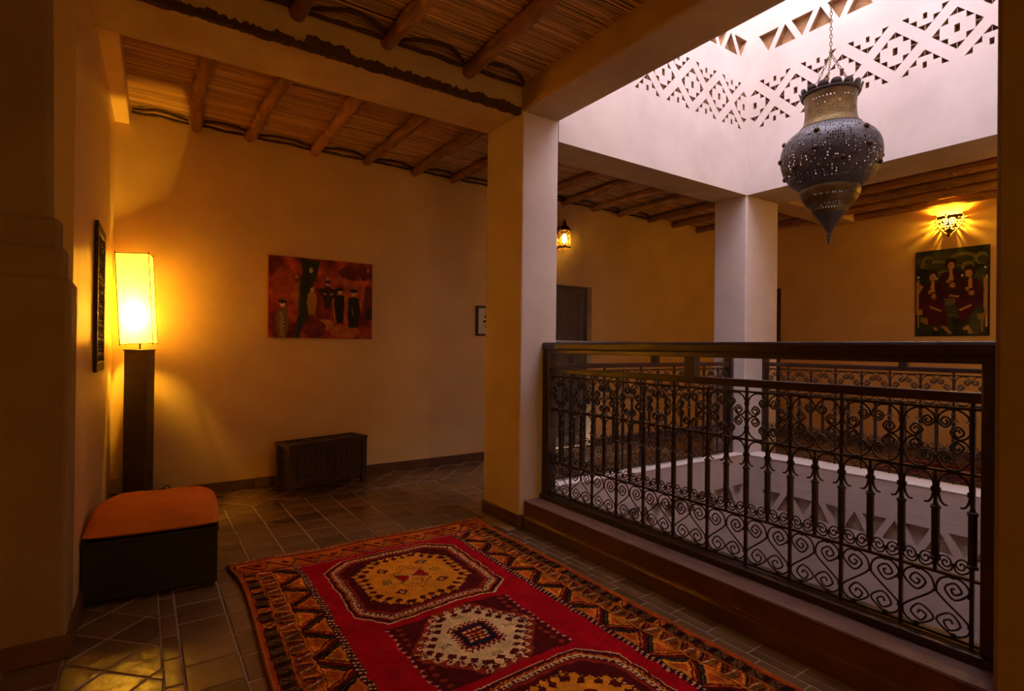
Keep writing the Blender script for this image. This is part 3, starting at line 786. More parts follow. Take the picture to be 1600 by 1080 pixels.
    def square(y0, y1):
        x0, x1 = .475, 1.045; cx, cy = .76, (y0 + y1) / 2
        r.poly([(x0 - .015, y0), (x1 + .015, y0), (x1 + .015, y1), (x0 - .015, y1)], MAR)
        r.teeth((x0 - .015, y1), (x0 - .015, y0), .016, .036, PNK, .6); r.teeth((x1 + .015, y0), (x1 + .015, y1), .016, .036, PNK, .6)
        for sx in (-1, 1):
            for sy in (-1, 1):
                for k in range(5):
                    c = (cx + sx * (.255 - .02 * 0), cy + sy * (.05 + .045 * k)); r.dia((c[0] - sx * .0, c[1]), .016, .016, (150, 50, 30))
        hexa = [(cx - .262, cy), (cx - .085, y0 + .028), (cx + .085, y0 + .028), (cx + .262, cy), (cx + .085, y1 - .028), (cx - .085, y1 - .028)]
        for i in range(6):
            p, q = hexa[i], hexa[(i + 1) % 6]; r.line(p, q, .06, (150, 48, 30)); r.zig(p, q, .02, .05, .008, CRE)
        r.poly(hexa, CRE)
        for i in range(6): r.hooks(hexa[i], hexa[(i + 1) % 6], .045, .05, MAR, CRE)
        R_ = lambda d, c: r.poly([(cx - d, cy - d * 1.05), (cx + d, cy - d * 1.05), (cx + d, cy + d * 1.05), (cx - d, cy + d * 1.05)], c)
        R_(.088, DRED)
        sq = [(cx - .088, cy - .092), (cx + .088, cy - .092), (cx + .088, cy + .092), (cx - .088, cy + .092)]
        for i in range(4): r.teeth(sq[(i + 1) % 4], sq[i], .018, .024, DRED, .75); r.teeth(sq[i], sq[(i + 1) % 4], .018, .024, CRE, .5)
        R_(.068, NAV); R_(.05, DRED)
        for a in np.linspace(-.036, .036, 4):
            for b in np.linspace(-.038, .038, 4): r.poly([(cx + a - .007, cy + b - .006), (cx + a + .007, cy + b - .006), (cx + a + .007, cy + b + .006), (cx + a - .007, cy + b + .006)], CRE if abs(a) > .02 or abs(b) > .02 else ORA)
        for (a, b) in ((-.15, 0), (.15, 0), (0, -.165), (0, .165)):
            for q in range(4): r.line((cx + a - .02 + .012 * q, cy + b - .014), (cx + a - .014 + .012 * q, cy + b + .014), .005, GRN)
    medallion(.235, 1.015, YEL)
    square(1.06, 1.575)
    medallion(1.615, 2.40, YEL)
    square(2.44, 2.85)
    rs = np.random.RandomState(3)
    def smooth(sc, amp):
        gy, gx = int(Ln / sc) + 3, int(Wd / sc) + 3; g = rs.uniform(-amp, amp, (gy, gx))
        fy = np.arange(r.ny) * res / sc; fx = np.arange(r.nx) * res / sc; iy = fy.astype(int); ix = fx.astype(int); ty = (fy - iy)[:, None]; tx = (fx - ix)[None, :]
        return (g[iy][:, ix] * (1 - ty) * (1 - tx) + g[iy + 1][:, ix] * ty * (1 - tx) + g[iy][:, ix + 1] * (1 - ty) * tx + g[iy + 1][:, ix + 1] * ty * tx)
    J = np.clip((np.arange(r.ny)[:, None] + (smooth(.05, .007) + smooth(.018, .003)) / res).round().astype(int), 0, r.ny - 1)
    I = np.clip((np.arange(r.nx)[None, :] + (smooth(.05, .006) + smooth(.018, .003)) / res).round().astype(int), 0, r.nx - 1)
    r.a = r.a[J, I]
    edge = np.clip(1 - np.abs(np.minimum(r.U, Wd - r.U) - .14) / .16, 0, 1)
    r.a *= (1 + (smooth(.035, .32) + smooth(.012, .18)) * (.25 + .75 * edge))[:, :, None]
    r.a *= (1 + rs.uniform(-.10, .08, (r.ny, r.nx, 1)))
    # irregular knots: jitter rows
    for j in range(r.ny):
        sft = int(round(1.2 * noise.noise(Vector((j * .09, 0, 0))) * 2)); r.a[j] = np.roll(r.a[j], sft, 0) if sft else r.a[j]
    return r
rug_r = draw_rug()
rug = empty('rug', ((RUG[0] + RUG[2]) / 2, 1.8, 0)); tag(rug, 'long red and orange patterned knotted rug with medallions on the tiled floor', 'rug')
ox, oy = rug.location[0], rug.location[1]
def rug_pos(u, v):
    x = RUG[0] + u * (RUG[2] - RUG[0]) / 1.52; yv = RUG[3] - v
    x = x + .018 * np.sin(v * 3.1 + .5) * (1 - u / 1.52) - .02 * np.exp(-((v - .0) / .12) ** 2) * (1 - u / .76)
    yv = yv - .05 * (1 - u / 1.52) * 0 + .012 * np.sin(u * 9)
    z = .010 + .003 * np.sin(u * 11 + v * 5) + .005 * np.exp(-(u / .05) ** 2) + .0008 * np.sin(u * 900) * np.sin(v * 800)
    return np.stack([x - ox, yv - oy, z], -1)
raster_mesh('pile', rug_r, rug_pos, M['rug'], rug)
sk = MB()
for uu in (0.0, 1.52):
    pts = rug_pos(np.full(60, uu), np.linspace(0, 2.9, 60)); 
    sk2 = MB().tube([tuple(p - np.array([0, 0, .0045])) for p in pts], .0085 if uu == 0 else .007, 6).build('selvedge', M['orangeedge'], rug, smooth=True)
pts = []
fr = MB()
for i in range(330):
    u = 1.52 * (i + R.random()) / 330; p = rug_pos(np.array([u]), np.array([0.0]))[0]
    L = R.uniform(.02, .06); a = R.uniform(-.7, .7)
    path = [(p[0], p[1] - .004, .008), (p[0] + math.sin(a) * L * .5, p[1] + L * .5, .011), (p[0] + math.sin(a * 1.6) * L, p[1] + L * .95, .004)]
    fr.tube(path, [.0028, .0026, .0014], 4)
stuff(fr.build('fringe', M['fringe'], rug))

# rug in the far gallery, seen through the railings
r2 = Ras(1.5, 1.9, .012, (176, 60, 24))
for k in range(6):
    r2.poly([(k * .25, 0), (k * .25 + .12, 0), (k * .25 + .12, 1.9), (k * .25, 1.9)], (RED, (200, 110, 36))[k % 2])
    r2.zig((k * .25 + .18, 0), (k * .25 + .18, 1.9), .04, .16, .03, MAR)
for i in range(6):
    for j in range(8): r2.dia((.06 + i * .25, .12 + j * .24), .05, .09, (CRE, NAV, ORA)[(i + j) % 3])
r2.a *= .55
fr_ = raster_mesh('rug', r2, lambda u, v: np.stack([u, v, .012 + 0 * u], -1), M['rug']); fr_.location = (5.75, .6, 0)
sm = fr_.modifiers.new('thickness', 'SOLIDIFY'); sm.thickness = .010; sm.offset = -1
tag(fr_, 'red and ochre striped rug in the far gallery behind the far iron railing', 'rug')

# ---------------------------------------------------------------- pictures
def ras_noise(r, base, spread, sc, seed):
    for j in range(r.ny):
        for i in range(r.nx):
            n = noise.fractal(Vector((i * r.res * sc, j * r.res * sc, seed)), 1.0, 2.0, 4) 
            n = max(-1, min(1, n * 1.4)); r.a[j, i] = np.array(base) + np.array(spread) * n
def picture_frame_box(t, w_, h_, d, mat): return MB().box((0, -d, 0), (w_, 0, h_)).build('stretcher', mat, t, bevel=.002)
# red painting on the back wall (v down from the top)
pw, ph = .900, .700
r = Ras(pw, ph, .006, (150, 40, 16)); ras_noise(r, (142, 34, 16), (64, 44, 14), 5.5, 2)
def fig(x, y, h, c, skin=(190, 140, 90), wdt=.10, hat=True):
    r.poly([(x - h * wdt, y), (x - h * .17, y - h * .45), (x - h * .13, y - h * .74), (x, y - h * .80), (x + h * .13, y - h * .74), (x + h * .17, y - h * .45), (x + h * wdt, y)], c)
    r.ell((x, y - h * .87), h * .065, h * .085, skin)
    if hat: r.ell((x, y - h * .94), h * .10, h * .05, (30, 14, 12))
for (x, y, rx, ry, c) in ((.70, .30, .16, .17, (176, 78, 26)), (.52, .22, .12, .13, (160, 60, 24)), (.12, .25, .10, .16, (168, 62, 22)), (.45, .58, .10, .05, (196, 120, 44)), (.65, .64, .14, .06, (180, 96, 34)), (.25, .33, .07, .12, (176, 90, 30)), (.75, .10, .16, .07, (104, 14, 14)), (.86, .40, .05, .20, (108, 14, 14)), (.38, .62, .10, .09, (112, 16, 14))): r.ell((x, y), rx, ry, c)
a0 = r.a.copy(); ras_noise(r, (0, 0, 0), (26, 20, 8), 14, 6); r.a = np.clip(a0 + r.a, 0, 255)
r.poly([(.25, .0), (.42, .02), (.40, .14), (.34, .30), (.32, .50), (.27, .62), (.25, .70), (.21, .70), (.24, .50), (.24, .28), (.27, .12)], (40, 40, 22))
r.poly([(.30, .02), (.38, .05), (.33, .25), (.30, .45), (.27, .30)], (26, 26, 20)); r.line((.245, .24), (.25, .50), .008, (120, 100, 40))
r.ell((.345, .105), .016, .026, (205, 170, 130)); r.ell((.225, .17), .014, .018, (170, 140, 90))
fig(.355, .50, .26, (176, 122, 48), (215, 175, 120), hat=False); fig(.11, .70, .33, (120, 84, 48), (225, 190, 140)); r.zig((.10, .48), (.11, .69), .018, .03, .004, (210, 180, 120))
fig(.49, .44, .26, (58, 12, 16)); r.poly([(.40, .26), (.60, .26), (.55, .34), (.45, .34)], (46, 10, 14)); r.ell((.49, .17), .012, .014, (190, 150, 130)); r.line((.45, .30), (.48, .31), .012, (180, 120, 90)); r.line((.51, .31), (.54, .30), .012, (180, 120, 90))
fig(.60, .565, .33, (16, 16, 18), (215, 160, 100), .08); fig(.725, .60, .36, (28, 14, 18), (200, 150, 110), .12); r.line((.535, .34), (.56, .56), .007, (216, 140, 60)); r.line((.645, .30), (.64, .54), .006, (216, 140, 60)); r.line((.66, .58), (.67, .36), .006, (206, 120, 50)); r.line((.71, .42), (.72, .48), .008, (150, 140, 130))
r.pline([(.78, .14), (.82, .2), (.82, .32), (.78, .40)], .008, (216, 110, 50)); r.ell((.86, .07), .007, .014, (220, 200, 180)); r.ell((.87, .15), .01, .006, (190, 160, 150)); r.poly([(.84, .42), (.9, .42), (.9, .52), (.84, .52)], (46, 10, 12))
t = empty('painting', (.888, YB, 1.263)); tag(t, 'red and orange canvas of robed figures hanging on the ochre back wall above the chest', 'painting')
t.rotation_euler = (0, math.radians(-.2), 0)
MB().box((0, -.024, 0), (pw, -.001, ph)).build('canvas_edge', material('red_canvas_edge', (.30, .03, .02)), t, bevel=.001)
raster_mesh('painted_canvas', r, lambda u, v: np.stack([u, -.0255 + 0 * u, ph - v], -1)[:, :], M['paint'], t)
# painting of three seated women in the far gallery; faces -X, so local x runs along -Y
pw, ph = .690, 1.00
r = Ras(pw, ph, .009, (40, 50, 36)); ras_noise(r, (52, 60, 42), (34, 30, 22), 6, 11)
G2 = (120, 116, 66); SK = (190, 146, 92); RB = (64, 14, 22); SK2 = (176, 130, 70)
for (x, y, rx, ry) in ((.18, .17, .14, .05), (.45, .13, .13, .08), (.12, .11, .06, .05), (.62, .14, .06, .07), (.50, .22, .06, .06), (.28, .28, .08, .04)): r.ell((x, y), rx, ry, G2); r.ell((x + .01, y + .015), rx * .75, ry * .7, (66, 70, 46))
for x in (.03, .665): r.line((x, .33), (x - .0, .90), .012, (214, 180, 150)); r.poly([(x - .03, .34), (x + .05, .42), (x + .04, .75), (x - .02, .75)], (176, 140, 96))
for x, y in ((.03, .30), (.21, .33), (.45, .32), (.655, .25)): r.ell((x, y), .012, .014, (228, 210, 190))
r.poly([(.22, .56), (.48, .56), (.46, .80), (.26, .80)], (66, 72, 40)); r.ell((.31, .60), .08, .05, (110, 100, 62)); r.line((.30, .76), (.40, .76), .006, (130, 130, 70))
def woman(cx, hy, sk, k=1.0, low=.90):
    r.poly([(cx - .06, hy + .09), (cx + .07, hy + .09), (cx + .13, hy + .22), (cx + .12, hy + .40), (cx - .13, hy + .40), (cx - .13, hy + .22)], RB)
    r.ell((cx, hy), .058, .062, (52, 22, 22)); r.ell((cx + .008 * k, hy + .028), .034, .042, sk); r.line((cx - .012, hy + .025), (cx + .02, hy + .03), .006, (120, 70, 40))
    r.poly([(cx - .002, hy + .06), (cx + .018, hy + .06), (cx + .030, hy + .20), (cx - .018, hy + .20)], sk); r.ell((cx - .02, hy + .20), .022, .024, SK2); r.ell((cx + .02, hy + .25), .028, .03, SK2)
for cx, hy, k in ((.34, .17, 1), (.165, .285, 1), (.515, .27, -1)): woman(cx, hy, SK, k)
r.poly([(.19, .48), (.46, .48), (.48, .57), (.22, .57)], (58, 14, 22)); r.line((.33, .535), (.42, .555), .02, SK)
for cx, s in ((.165, 1), (.515, -1)):
    r.poly([(cx - .12, .60), (cx + .12 , .62), (cx + s * .12 + .05, .88), (cx + s * .02 - .05, .88)], (80, 14, 28)); r.line((cx - s * .02, .655), (cx + s * .09, .71), .022, SK)
    r.line((cx + s * .02, .90), (cx + s * .05, .93), .03, SK)
r.poly([(.25, .88), (.30, .89), (.37, .97), (.33, .98)], SK2); r.poly([(.48, .88), (.51, .88), (.55, .97), (.51, .97)], SK); r.poly([(.05, .77), (.13, .79), (.13, .87), (.05, .83)], (150, 120, 60)); r.poly([(.58, .76), (.67, .74), (.67, .80), (.60, .82)], (150, 120, 60)); r.line((.63, .80), (.63, .95), .012, (150, 130, 70))
for i_ in range(2): r.pline([(0.004, .004), (pw - .004, .004), (pw - .004, ph - .004), (.004, ph - .004)], .016, (40, 44, 24), True)
t = empty('painting', (XF, 2.668, 1.388), -math.pi / 2); tag(t, 'green and maroon painting of three seated women on the far gallery wall under the sconce', 'painting')
MB().box((0, -.011, 0), (pw, -.001, ph)).build('canvas_edge', M['twig'], t, bevel=.001)
raster_mesh('painted_canvas', r, lambda u, v: np.stack([u, -.0125 + 0 * u, ph - v], -1), M['paint'], t)
# small framed print, half hidden by the near column
t = empty('picture_frame', (2.925, YB, 1.322)); tag(t, 'small dark-framed white print on the back wall, half hidden by the near column', 'picture frame')
fw, fh = .30, .318
f_ = MB(); 
for a, b in (((0, 0), (fw, .022)), ((0, fh - .022), (fw, fh)), ((0, .022), (.022, fh - .022)), ((fw - .022, .022), (fw, fh - .022))): f_.box((a[0], -.026, a[1]), (b[0], -.001, b[1]))
f_.build('frame', M['oldwood'], t)
MB().box((.02, -.012, .02), (fw - .02, -.002, fh - .02)).build('print', M['paper'], t)
pr = MB()
for x, z, sx, sz in ((.115, .205, .012, .016), (.11, .155, .022, .012), (.115, .158, .010, .010), (.12, .255, .010, .006), (.11, .11, .014, .004), (.112, .095, .010, .003)): pr.box((x - sx, -.0135, z - sz), (x + sx, -.0118, z + sz))
pr.build('printed_marks', M['black'], t)

# ---------------------------------------------------------------- carved panel on the left wall
ang = math.atan2(YB - YP, XL1 - XL0)
t = empty('carved_panel', (XL0 + (3.58 - YP) / (YB - YP) * (XL1 - XL0) + .001, 3.58, 1.045), ang); tag(t, 'narrow dark carved wooden panel on the left wall beside the floor lamp', 'wall panel')
cw, ch = .47, .80
f_ = MB()
for a, b in (((0, 0), (cw, .05)), ((0, ch - .05), (cw, ch)), ((0, .05), (.05, ch - .05)), ((cw - .05, .05), (cw, ch - .05))): f_.box((a[0], -.016, a[1]), (b[0], 0, b[1]))
f_.build('frame', M['oldwood'], t, bevel=.002)
MB().box((.04, -.006, .04), (cw - .04, -.001, ch - .04)).build('backboard', M['black'], t)
stud = MB().lathe([(0, .022), (.008, .020), (.016, .010), (.018, .002)], 10).mesh('carved_rosette', M['oldwood'], True)
for i in range(4):
    for j in range(9): inst('carved_rosette', stud, t, (.095 + i * .092, -.004, .082 + j * .079), (math.pi / 2, 0, 0))
crs = MB().box((-.018, -.009, -.005), (.018, 0, .005)).box((-.005, -.009, -.018), (.005, 0, .018)).mesh('carved_cross', M['oldwood'])
for i in range(3):
    for j in range(8): inst('carved_cross', crs, t, (.141 + i * .092, -.005, .122 + j * .079))


# ---------------------------------------------------------------- doors
d = struct(MB().box((DX0 + .01, YB + .10, .01), (DX1 - .01, YB + .145, DZ - .008)).build('door_1', M['door'], bevel=.004))
for z0, z1 in ((.12, .88), (1.0, 1.82)):
    f_ = MB()
    a0_, a1_ = DX0 + .12, DX1 - .11
    for a, b in (((a0_, z0), (a1_, z0 + .02)), ((a0_, z1 - .02), (a1_, z1)), ((a0_, z0 + .02), (a0_ + .02, z1 - .02)), ((a1_ - .02, z0 + .02), (a1_, z1 - .02))): f_.box((a[0], YB + .09, a[1]), (b[0], YB + .101, b[1]))
    f_.build('door_moulding', M['door'], d, bevel=.003)
MB().box((4.33, YB + .085, 1.02), (4.365, YB + .101, 1.16)).tube([(4.348, YB + .087, 1.09), (4.348, YB + .05, 1.09), (4.27, YB + .045, 1.09)], .008, 8).build('door_handle', M['brass'], d)
tr = MB(); tr.box((DX0 - .0, YB + .085, 0), (DX0 + .03, YB + .16, DZ)); tr.box((DX1 - .03, YB + .085, 0), (DX1, YB + .16, DZ)); tr.box((DX0, YB + .085, DZ - .03), (DX1, YB + .16, DZ))
struct(tr.build('trim_1', M['door']))
d = struct(MB().box((XF + .03, FY0 + .02, .0), (XF + .09, YB - .03, 2.04)).build('door_2', M['wood'], bevel=.004))
MB().box((XF - .02, FY0 - .07, 0), (XF + .10, FY0 + .03, 2.06)).build('door_frame', M['wood'], d, bevel=.004)
MB().box((XF - .02, FY0 - .07, 2.05), (XF + .10, YB - .01, 2.10)).build('door_lintel', M['wood'], d, bevel=.004)
for a in (0, 1): MB().box((XF + .018, FY0 + .10, .15 + a * .95), (XF + .035, YB - .10, .95 + a * .95)).build('door_panel', M['wood'], d, bevel=.008)
MB().box((XF + .0, FY0 + .05, 1.0), (XF + .032, FY0 + .08, 1.12)).build('door_handle', M['brass'], d)

# ---------------------------------------------------------------- ottoman
ott = empty('ottoman', (.078, 3.315, 0), math.radians(-5)); tag(ott, 'low black box ottoman with a rust orange cushion, against the left wall', 'ottoman')
MB().box((-.270, -.235, .02), (.270, .250, .292)).build('box', M['black'], ott, bevel=.008)
MB().box((-.275, -.242, .278), (.275, .255, .298)).build('rim', M['black'], ott, bevel=.004)
for sx in (-1, 1):
    for sy in (-1, 1): MB().box((sx * .235 - .022, sy * .21 - .022, 0), (sx * .235 + .022, sy * .21 + .022, .03)).build('foot', M['black'], ott)
bm = bmesh.new(); bmesh.ops.create_grid(bm, x_segments=36, y_segments=34, size=1)
top = []
def cush(u, v, s):
    e = 5.0; k = max(0.0, 1 - abs(u) ** e) ** .42 * max(0.0, 1 - abs(v) ** e) ** .42
    x = u * (.276 - .008 * abs(v) ** 3); yv = .005 + v * (.250 - .010 * abs(u) ** 3)
    z = .320 + s * k * (.082 + .018 * math.cos(u * 1.4) * math.cos(v * 1.2) if s > 0 else .022)
    if s > 0:
        z += k * (.014 * noise.noise(Vector((u * 2.2, v * 2.2, 1))) + .004 * noise.noise(Vector((u * 7, v * 7, 2)))) 
        z += .012 * k * v
    return (x, yv, z)
mb = MB(); n = 40
for s in (1, -1):
    o0 = len(mb.v); vs = [cush(-1 + 2 * i / n, -1 + 2 * j / n, s) for j in range(n + 1) for i in range(n + 1)]
    fs = [(j * (n + 1) + i, j * (n + 1) + i + 1, (j + 1) * (n + 1) + i + 1, (j + 1) * (n + 1) + i) for j in range(n) for i in range(n)]
    mb.add(vs, fs if s > 0 else [f[::-1] for f in fs])
bm.free()
mb.build('cushion', M['cushion'], ott, smooth=True)

# ---------------------------------------------------------------- chest
ch_ = empty('chest', (1.295, 4.745, 0), math.radians(15)); tag(ch_, 'low carved dark wooden chest on short legs against the back wall', 'chest')
L_, D_, H_ = .355, .118, .405
for sx in (-1, 1):
    for sy in (-1, 1): MB().box((sx * (L_ - .022) - .024, sy * (D_ - .018) - .02, 0), (sx * (L_ - .022) + .024, sy * (D_ - .018) + .02, H_ - .02)).build('leg', M['oldwood'], ch_, bevel=.004)
MB().box((-L_ + .03, -D_ + .014, .075), (L_ - .03, D_ - .014, H_ - .02)).build('body', M['oldwood'], ch_)
for z0, z1 in ((.075, .115), (H_ - .065, H_ - .02)): MB().box((-L_ + .04, -D_ + .002, z0), (L_ - .04, -D_ + .02, z1)).build('front_rail', M['oldwood'], ch_, bevel=.004)
MB().box((-.02, -D_ + .004, .11), (.02, -D_ + .02, H_ - .06)).build('front_stile', M['oldwood'], ch_, bevel=.003)
for s in (-1, 1):
    cp = MB(); cp.box((s * .167 - .125, -D_ + .006, .13), (s * .167 + .125, -D_ + .016, H_ - .08))
    for i in range(5):
        for j in range(4):
            x = s * .167 - .1 + i * .05; z = .155 + j * .05; cp.lathe([(0, .018), (.006, .014), (.007, .006)], 8)
            m_ = Matrix.Translation((x, -D_ + .007, z)) @ Matrix.Rotation(math.pi / 2, 4, 'X')
            for q in range(len(cp.v) - 24, len(cp.v)): cp.v[q] = tuple(m_ @ Vector(cp.v[q]))
    cp.build('carved_panel', M['oldwood'], ch_)
lid = MB().box((-L_ - .006, -D_ - .006, H_ - .022), (L_ + .006, D_ + .006, H_ - .008)).build('lid', M['oldwood'], ch_, bevel=.003)
for a, b in (((-L_ - .006, -D_ - .006), (L_ + .006, -D_ + .035)), ((-L_ - .006, D_ - .035), (L_ + .006, D_ + .006)), ((-L_ - .006, -D_ + .035), (-L_ + .05, D_ - .035)), ((L_ - .05, -D_ + .035), (L_ + .006, D_ - .035)), ((-.14, -D_ + .035), (-.09, D_ - .035)), ((.09, -D_ + .035), (.14, D_ - .035))):
    MB().box((a[0], a[1], H_ - .009), (b[0], b[1], H_ + .004)).build('lid_frame', M['oldwood'], lid, bevel=.002)
pts = [(-L_ - .004, .03 * math.cos(a), .33 + .022 * math.sin(a)) for a in np.linspace(math.pi, 2 * math.pi, 9)]
MB().tube([(-L_ + .01, -.03, .33)] + [(p[0] - .014, p[1], p[2]) for p in pts] + [(-L_ + .01, .03, .33)], .004, 6).build('handle', M['brass'], ch_)

# ---------------------------------------------------------------- floor lamp
lamp = empty('floor_lamp', (-.005, 4.79, 0)); tag(lamp, 'tall lit floor lamp, parchment box shade on a dark wooden pedestal in the corner', 'lamp')
rz = Matrix.Rotation(math.radians(-21), 4, 'Z')
mb = MB().box((-.072, -.072, 0), (.072, .072, 1.150), rz); mb.build('pedestal', M['oldwood'], lamp, bevel=.004)
MB().box((-.077, -.077, 1.148), (.077, .077, 1.158), rz).build('pedestal_top', M['oldwood'], lamp, bevel=.002)
MB().tube([(0, 0, 1.155), (0, 0, 1.33)], .006, 8).build('stem', M['wire'], lamp)
bl = MB().lathe([(1.33, .010), (1.35, .014), (1.37, .024), (1.40, .031), (1.425, .026), (1.44, .010)], 16).build('bulb', M['bulb'], lamp, smooth=True)
bl.visible_shadow = True
S = .097
tilt = Matrix.Translation((-.005, 0, 1.20)) @ Matrix.Rotation(math.radians(-3.0), 4, 'Y') @ Matrix.Rotation(math.radians(-9), 4, 'Z')
def sv(x, y, z): return tuple(tilt @ Vector((x, y, z)))
HS = .640
c4 = [(-S, -S), (S, -S), (S, S), (-S, S)]
for k in range(4):
    a, b = c4[k], c4[(k + 1) % 4]
    MB().add([sv(*a, 0), sv(*b, 0), sv(*b, HS), sv(*a, HS)], [(0, 1, 2, 3)]).build('shade_panel', M['shade'], lamp)
fw_ = MB()
for k in range(4):
    a, b = c4[k], c4[(k + 1) % 4]
    a2 = (a[0] * 1.02, a[1] * 1.02); b2 = (b[0] * 1.02, b[1] * 1.02)
    fw_.tube([sv(*a2, 0), sv(*b2, 0)], .0028, 5); fw_.tube([sv(*a2, HS), sv(*b2, HS)], .0028, 5); fw_.tube([sv(*a2, -.01), sv(*a2, HS + .012)], .0030, 5)
    fw_.tube([sv(*a2, 0), (0, 0, 1.215)], .0022, 5)
fw_.build('wire_frame', M['wire'], lamp)
MB().tube(crom([(.09, .0, .03), (.13, -.03, .10), (.17, -.02, .15), (.20, .03, .12), (.19, .09, .05), (.14, .13, .012)], 5), .004, 6).build('cable', M['cable'], lamp, smooth=True)

# ---------------------------------------------------------------- hanging pierced lantern
LX, LY = 3.53, 1.692
lan = empty('pierced_lantern', (LX, LY, 1.90)); tag(lan, 'large pierced metal lantern hanging by a chain in the middle of the courtyard well', 'lantern')
def interp_prof(prof, zs):
    P = sorted(prof); return np.interp(zs, [p[0] for p in P], [p[1] for p in P])
def pierced(name, prof, mat, n, rows, hole, rs, parent, hs=.36, thick=.003):
    """lathed shell with real round-ish holes where hole(row, seg) is true"""
    rp = crom(prof, 8); 
    d_ = [0]
    for i in range(1, len(rp)): d_.append(d_[-1] + math.hypot(rp[i][0] - rp[i - 1][0], rp[i][1] - rp[i - 1][1]))
    ts = np.linspace(0, d_[-1], rows + 1); zs = np.interp(ts, d_, [p[0] for p in rp]); rr_ = np.interp(ts, d_, [p[1] for p in rp])
    P = lambda u, t: (lambda z, q: (q * math.cos(2 * math.pi * u / n), q * math.sin(2 * math.pi * u / n), z))(np.interp(t, range(rows + 1), zs), np.interp(t, range(rows + 1), rr_))
    mb = MB(); mb.v = [P(j, i) for i in range(rows + 1) for j in range(n)]
    for i in range(rows):
        for j in range(n):
            a, b, c, e = i * n + j, i * n + (j + 1) % n, (i + 1) * n + (j + 1) % n, (i + 1) * n + j
            if hole(i, j):
                o = len(mb.v); h = hs * (.7 + .5 * rs.random())
                mb.v += [P(j + .5 - h, i + .5 - h), P(j + .5 + h, i + .5 - h), P(j + .5 + h, i + .5 + h), P(j + .5 - h, i + .5 + h)]
                mb.f += [(a, b, o + 1, o), (b, c, o + 2, o + 1), (c, e, o + 3, o + 2), (e, a, o, o + 3)]; mb.mi += [0] * 4
            else: mb.f.append((a, b, c, e)); mb.mi.append(0)
    o = mb.build(name, mat, parent, smooth=True)
    return o
rs = random.Random(2)
Zl = lambda y: (373 - y) * .00399
belly = [(Zl(294), .172), (Zl(288), .205), (Zl(274), .250), (Zl(256), .275), (Zl(242), .279), (Zl(228), .268), (Zl(216), .238), (Zl(207), .195), (Zl(201), .165)]
def hole_b(i, j):
    if i in (3, 4, 22): return j % 2 == 0
    if i > 18: return (i + j) % 2 == 0
    if i < 2: return False
    ph = j % 22; d2 = math.hypot((ph - 11) / 1.0, (i - 11) * 1.15)
    if 3.4 < d2 < 5.2 or 7.2 < d2 < 8.6: return rs.random() < .75
    return rs.random() < .30
pierced('body', belly, M['brass'], 132, 24, hole_b, rs, lan, .30)
low = [(Zl(334), .092), (Zl(326), .112), (Zl(318), .138), (Zl(308), .160), (Zl(300), .168), (Zl(294), .160)]
pierced('lower_bowl', low, M['brass2'], 84, 12, lambda i, j: (i in (1, 2, 3) and (i + j) % 2 == 0) or (i == 7 and j % 3), rs, lan, .33)
neck = [(Zl(202), .166), (Zl(197), .158), (Zl(190), .147), (Zl(175), .141), (Zl(160), .143), (Zl(150), .150)]
pierced('neck', neck, M['brass2'], 90, 16, lambda i, j: (i in (6, 7) and (i + j) % 2) or (i in (12,) and j % 2 and j % 18 > 3) or (i == 9 and j % 4 == 0), rs, lan, .30)
MB().lathe([(.03, .010), (Zl(358), .026), (Zl(345), .058), (Zl(334), .093)], 40, cap=False).build('cone', M['brass'], lan, smooth=True)
MB().lathe([(-.035, .003), (-.028, .008), (-.020, .006), (-.008, .014), (.004, .008), (.014, .016), (.024, .012), (.034, .011)], 14).build('finial', M['brass'], lan, smooth=True)
MB().lathe([(Zl(204), .172), (Zl(203), .178), (Zl(201.5), .176), (Zl(201), .166)], 60, cap=False).build('ring', M['brass2'], lan, smooth=True)
MB().lathe([(Zl(296), .168), (Zl(295), .178), (Zl(292), .184), (Zl(290), .196)], 60, cap=False).build('ring', M['brass'], lan, smooth=True)
MB().lathe([(Zl(152), .150), (Zl(151), .162), (Zl(149), .166), (Zl(147), .160)], 60, cap=False).build('ring', M['brass'], lan, smooth=True)
sc_ = MB(); ns = 15
for k in range(ns):
    a0 = 2 * math.pi * k / ns; aw = 2 * math.pi / ns * .49
    prof = []
    for q in range(9):
        t = -1 + 2 * q / 8; h = Zl(148) + .030 * math.sqrt(max(0, 1 - t * t)) * 1.0; a = a0 + aw * t; rr_ = .164 + .012 * math.sqrt(max(0, 1 - t * t))
        prof += [(.162 * math.cos(a), .162 * math.sin(a), Zl(149)), (rr_ * math.cos(a), rr_ * math.sin(a), h)]
    sc_.add(prof, [(2 * q, 2 * q + 2, 2 * q + 3, 2 * q + 1) for q in range(8)])
o = sc_.build('scalloped_crown', M['brass'], lan, smooth=True); sm = o.modifiers.new('thickness', 'SOLIDIFY'); sm.thickness = .003
kn = MB().lathe([(0, .017), (.008, .016), (.014, .010), (.017, .002)], 12).mesh('boss', M['copper'], True)
for k in range(6):
    for (zz, rad, off) in ((Zl(222), .256, 0), (Zl(249), .279, 0), (Zl(268), .262, .5)):
        a = math.radians(250 + (k + off) * 60); inst('boss', kn, lan, (rad * math.cos(a), rad * math.sin(a), zz), (0, math.pi / 2, a))
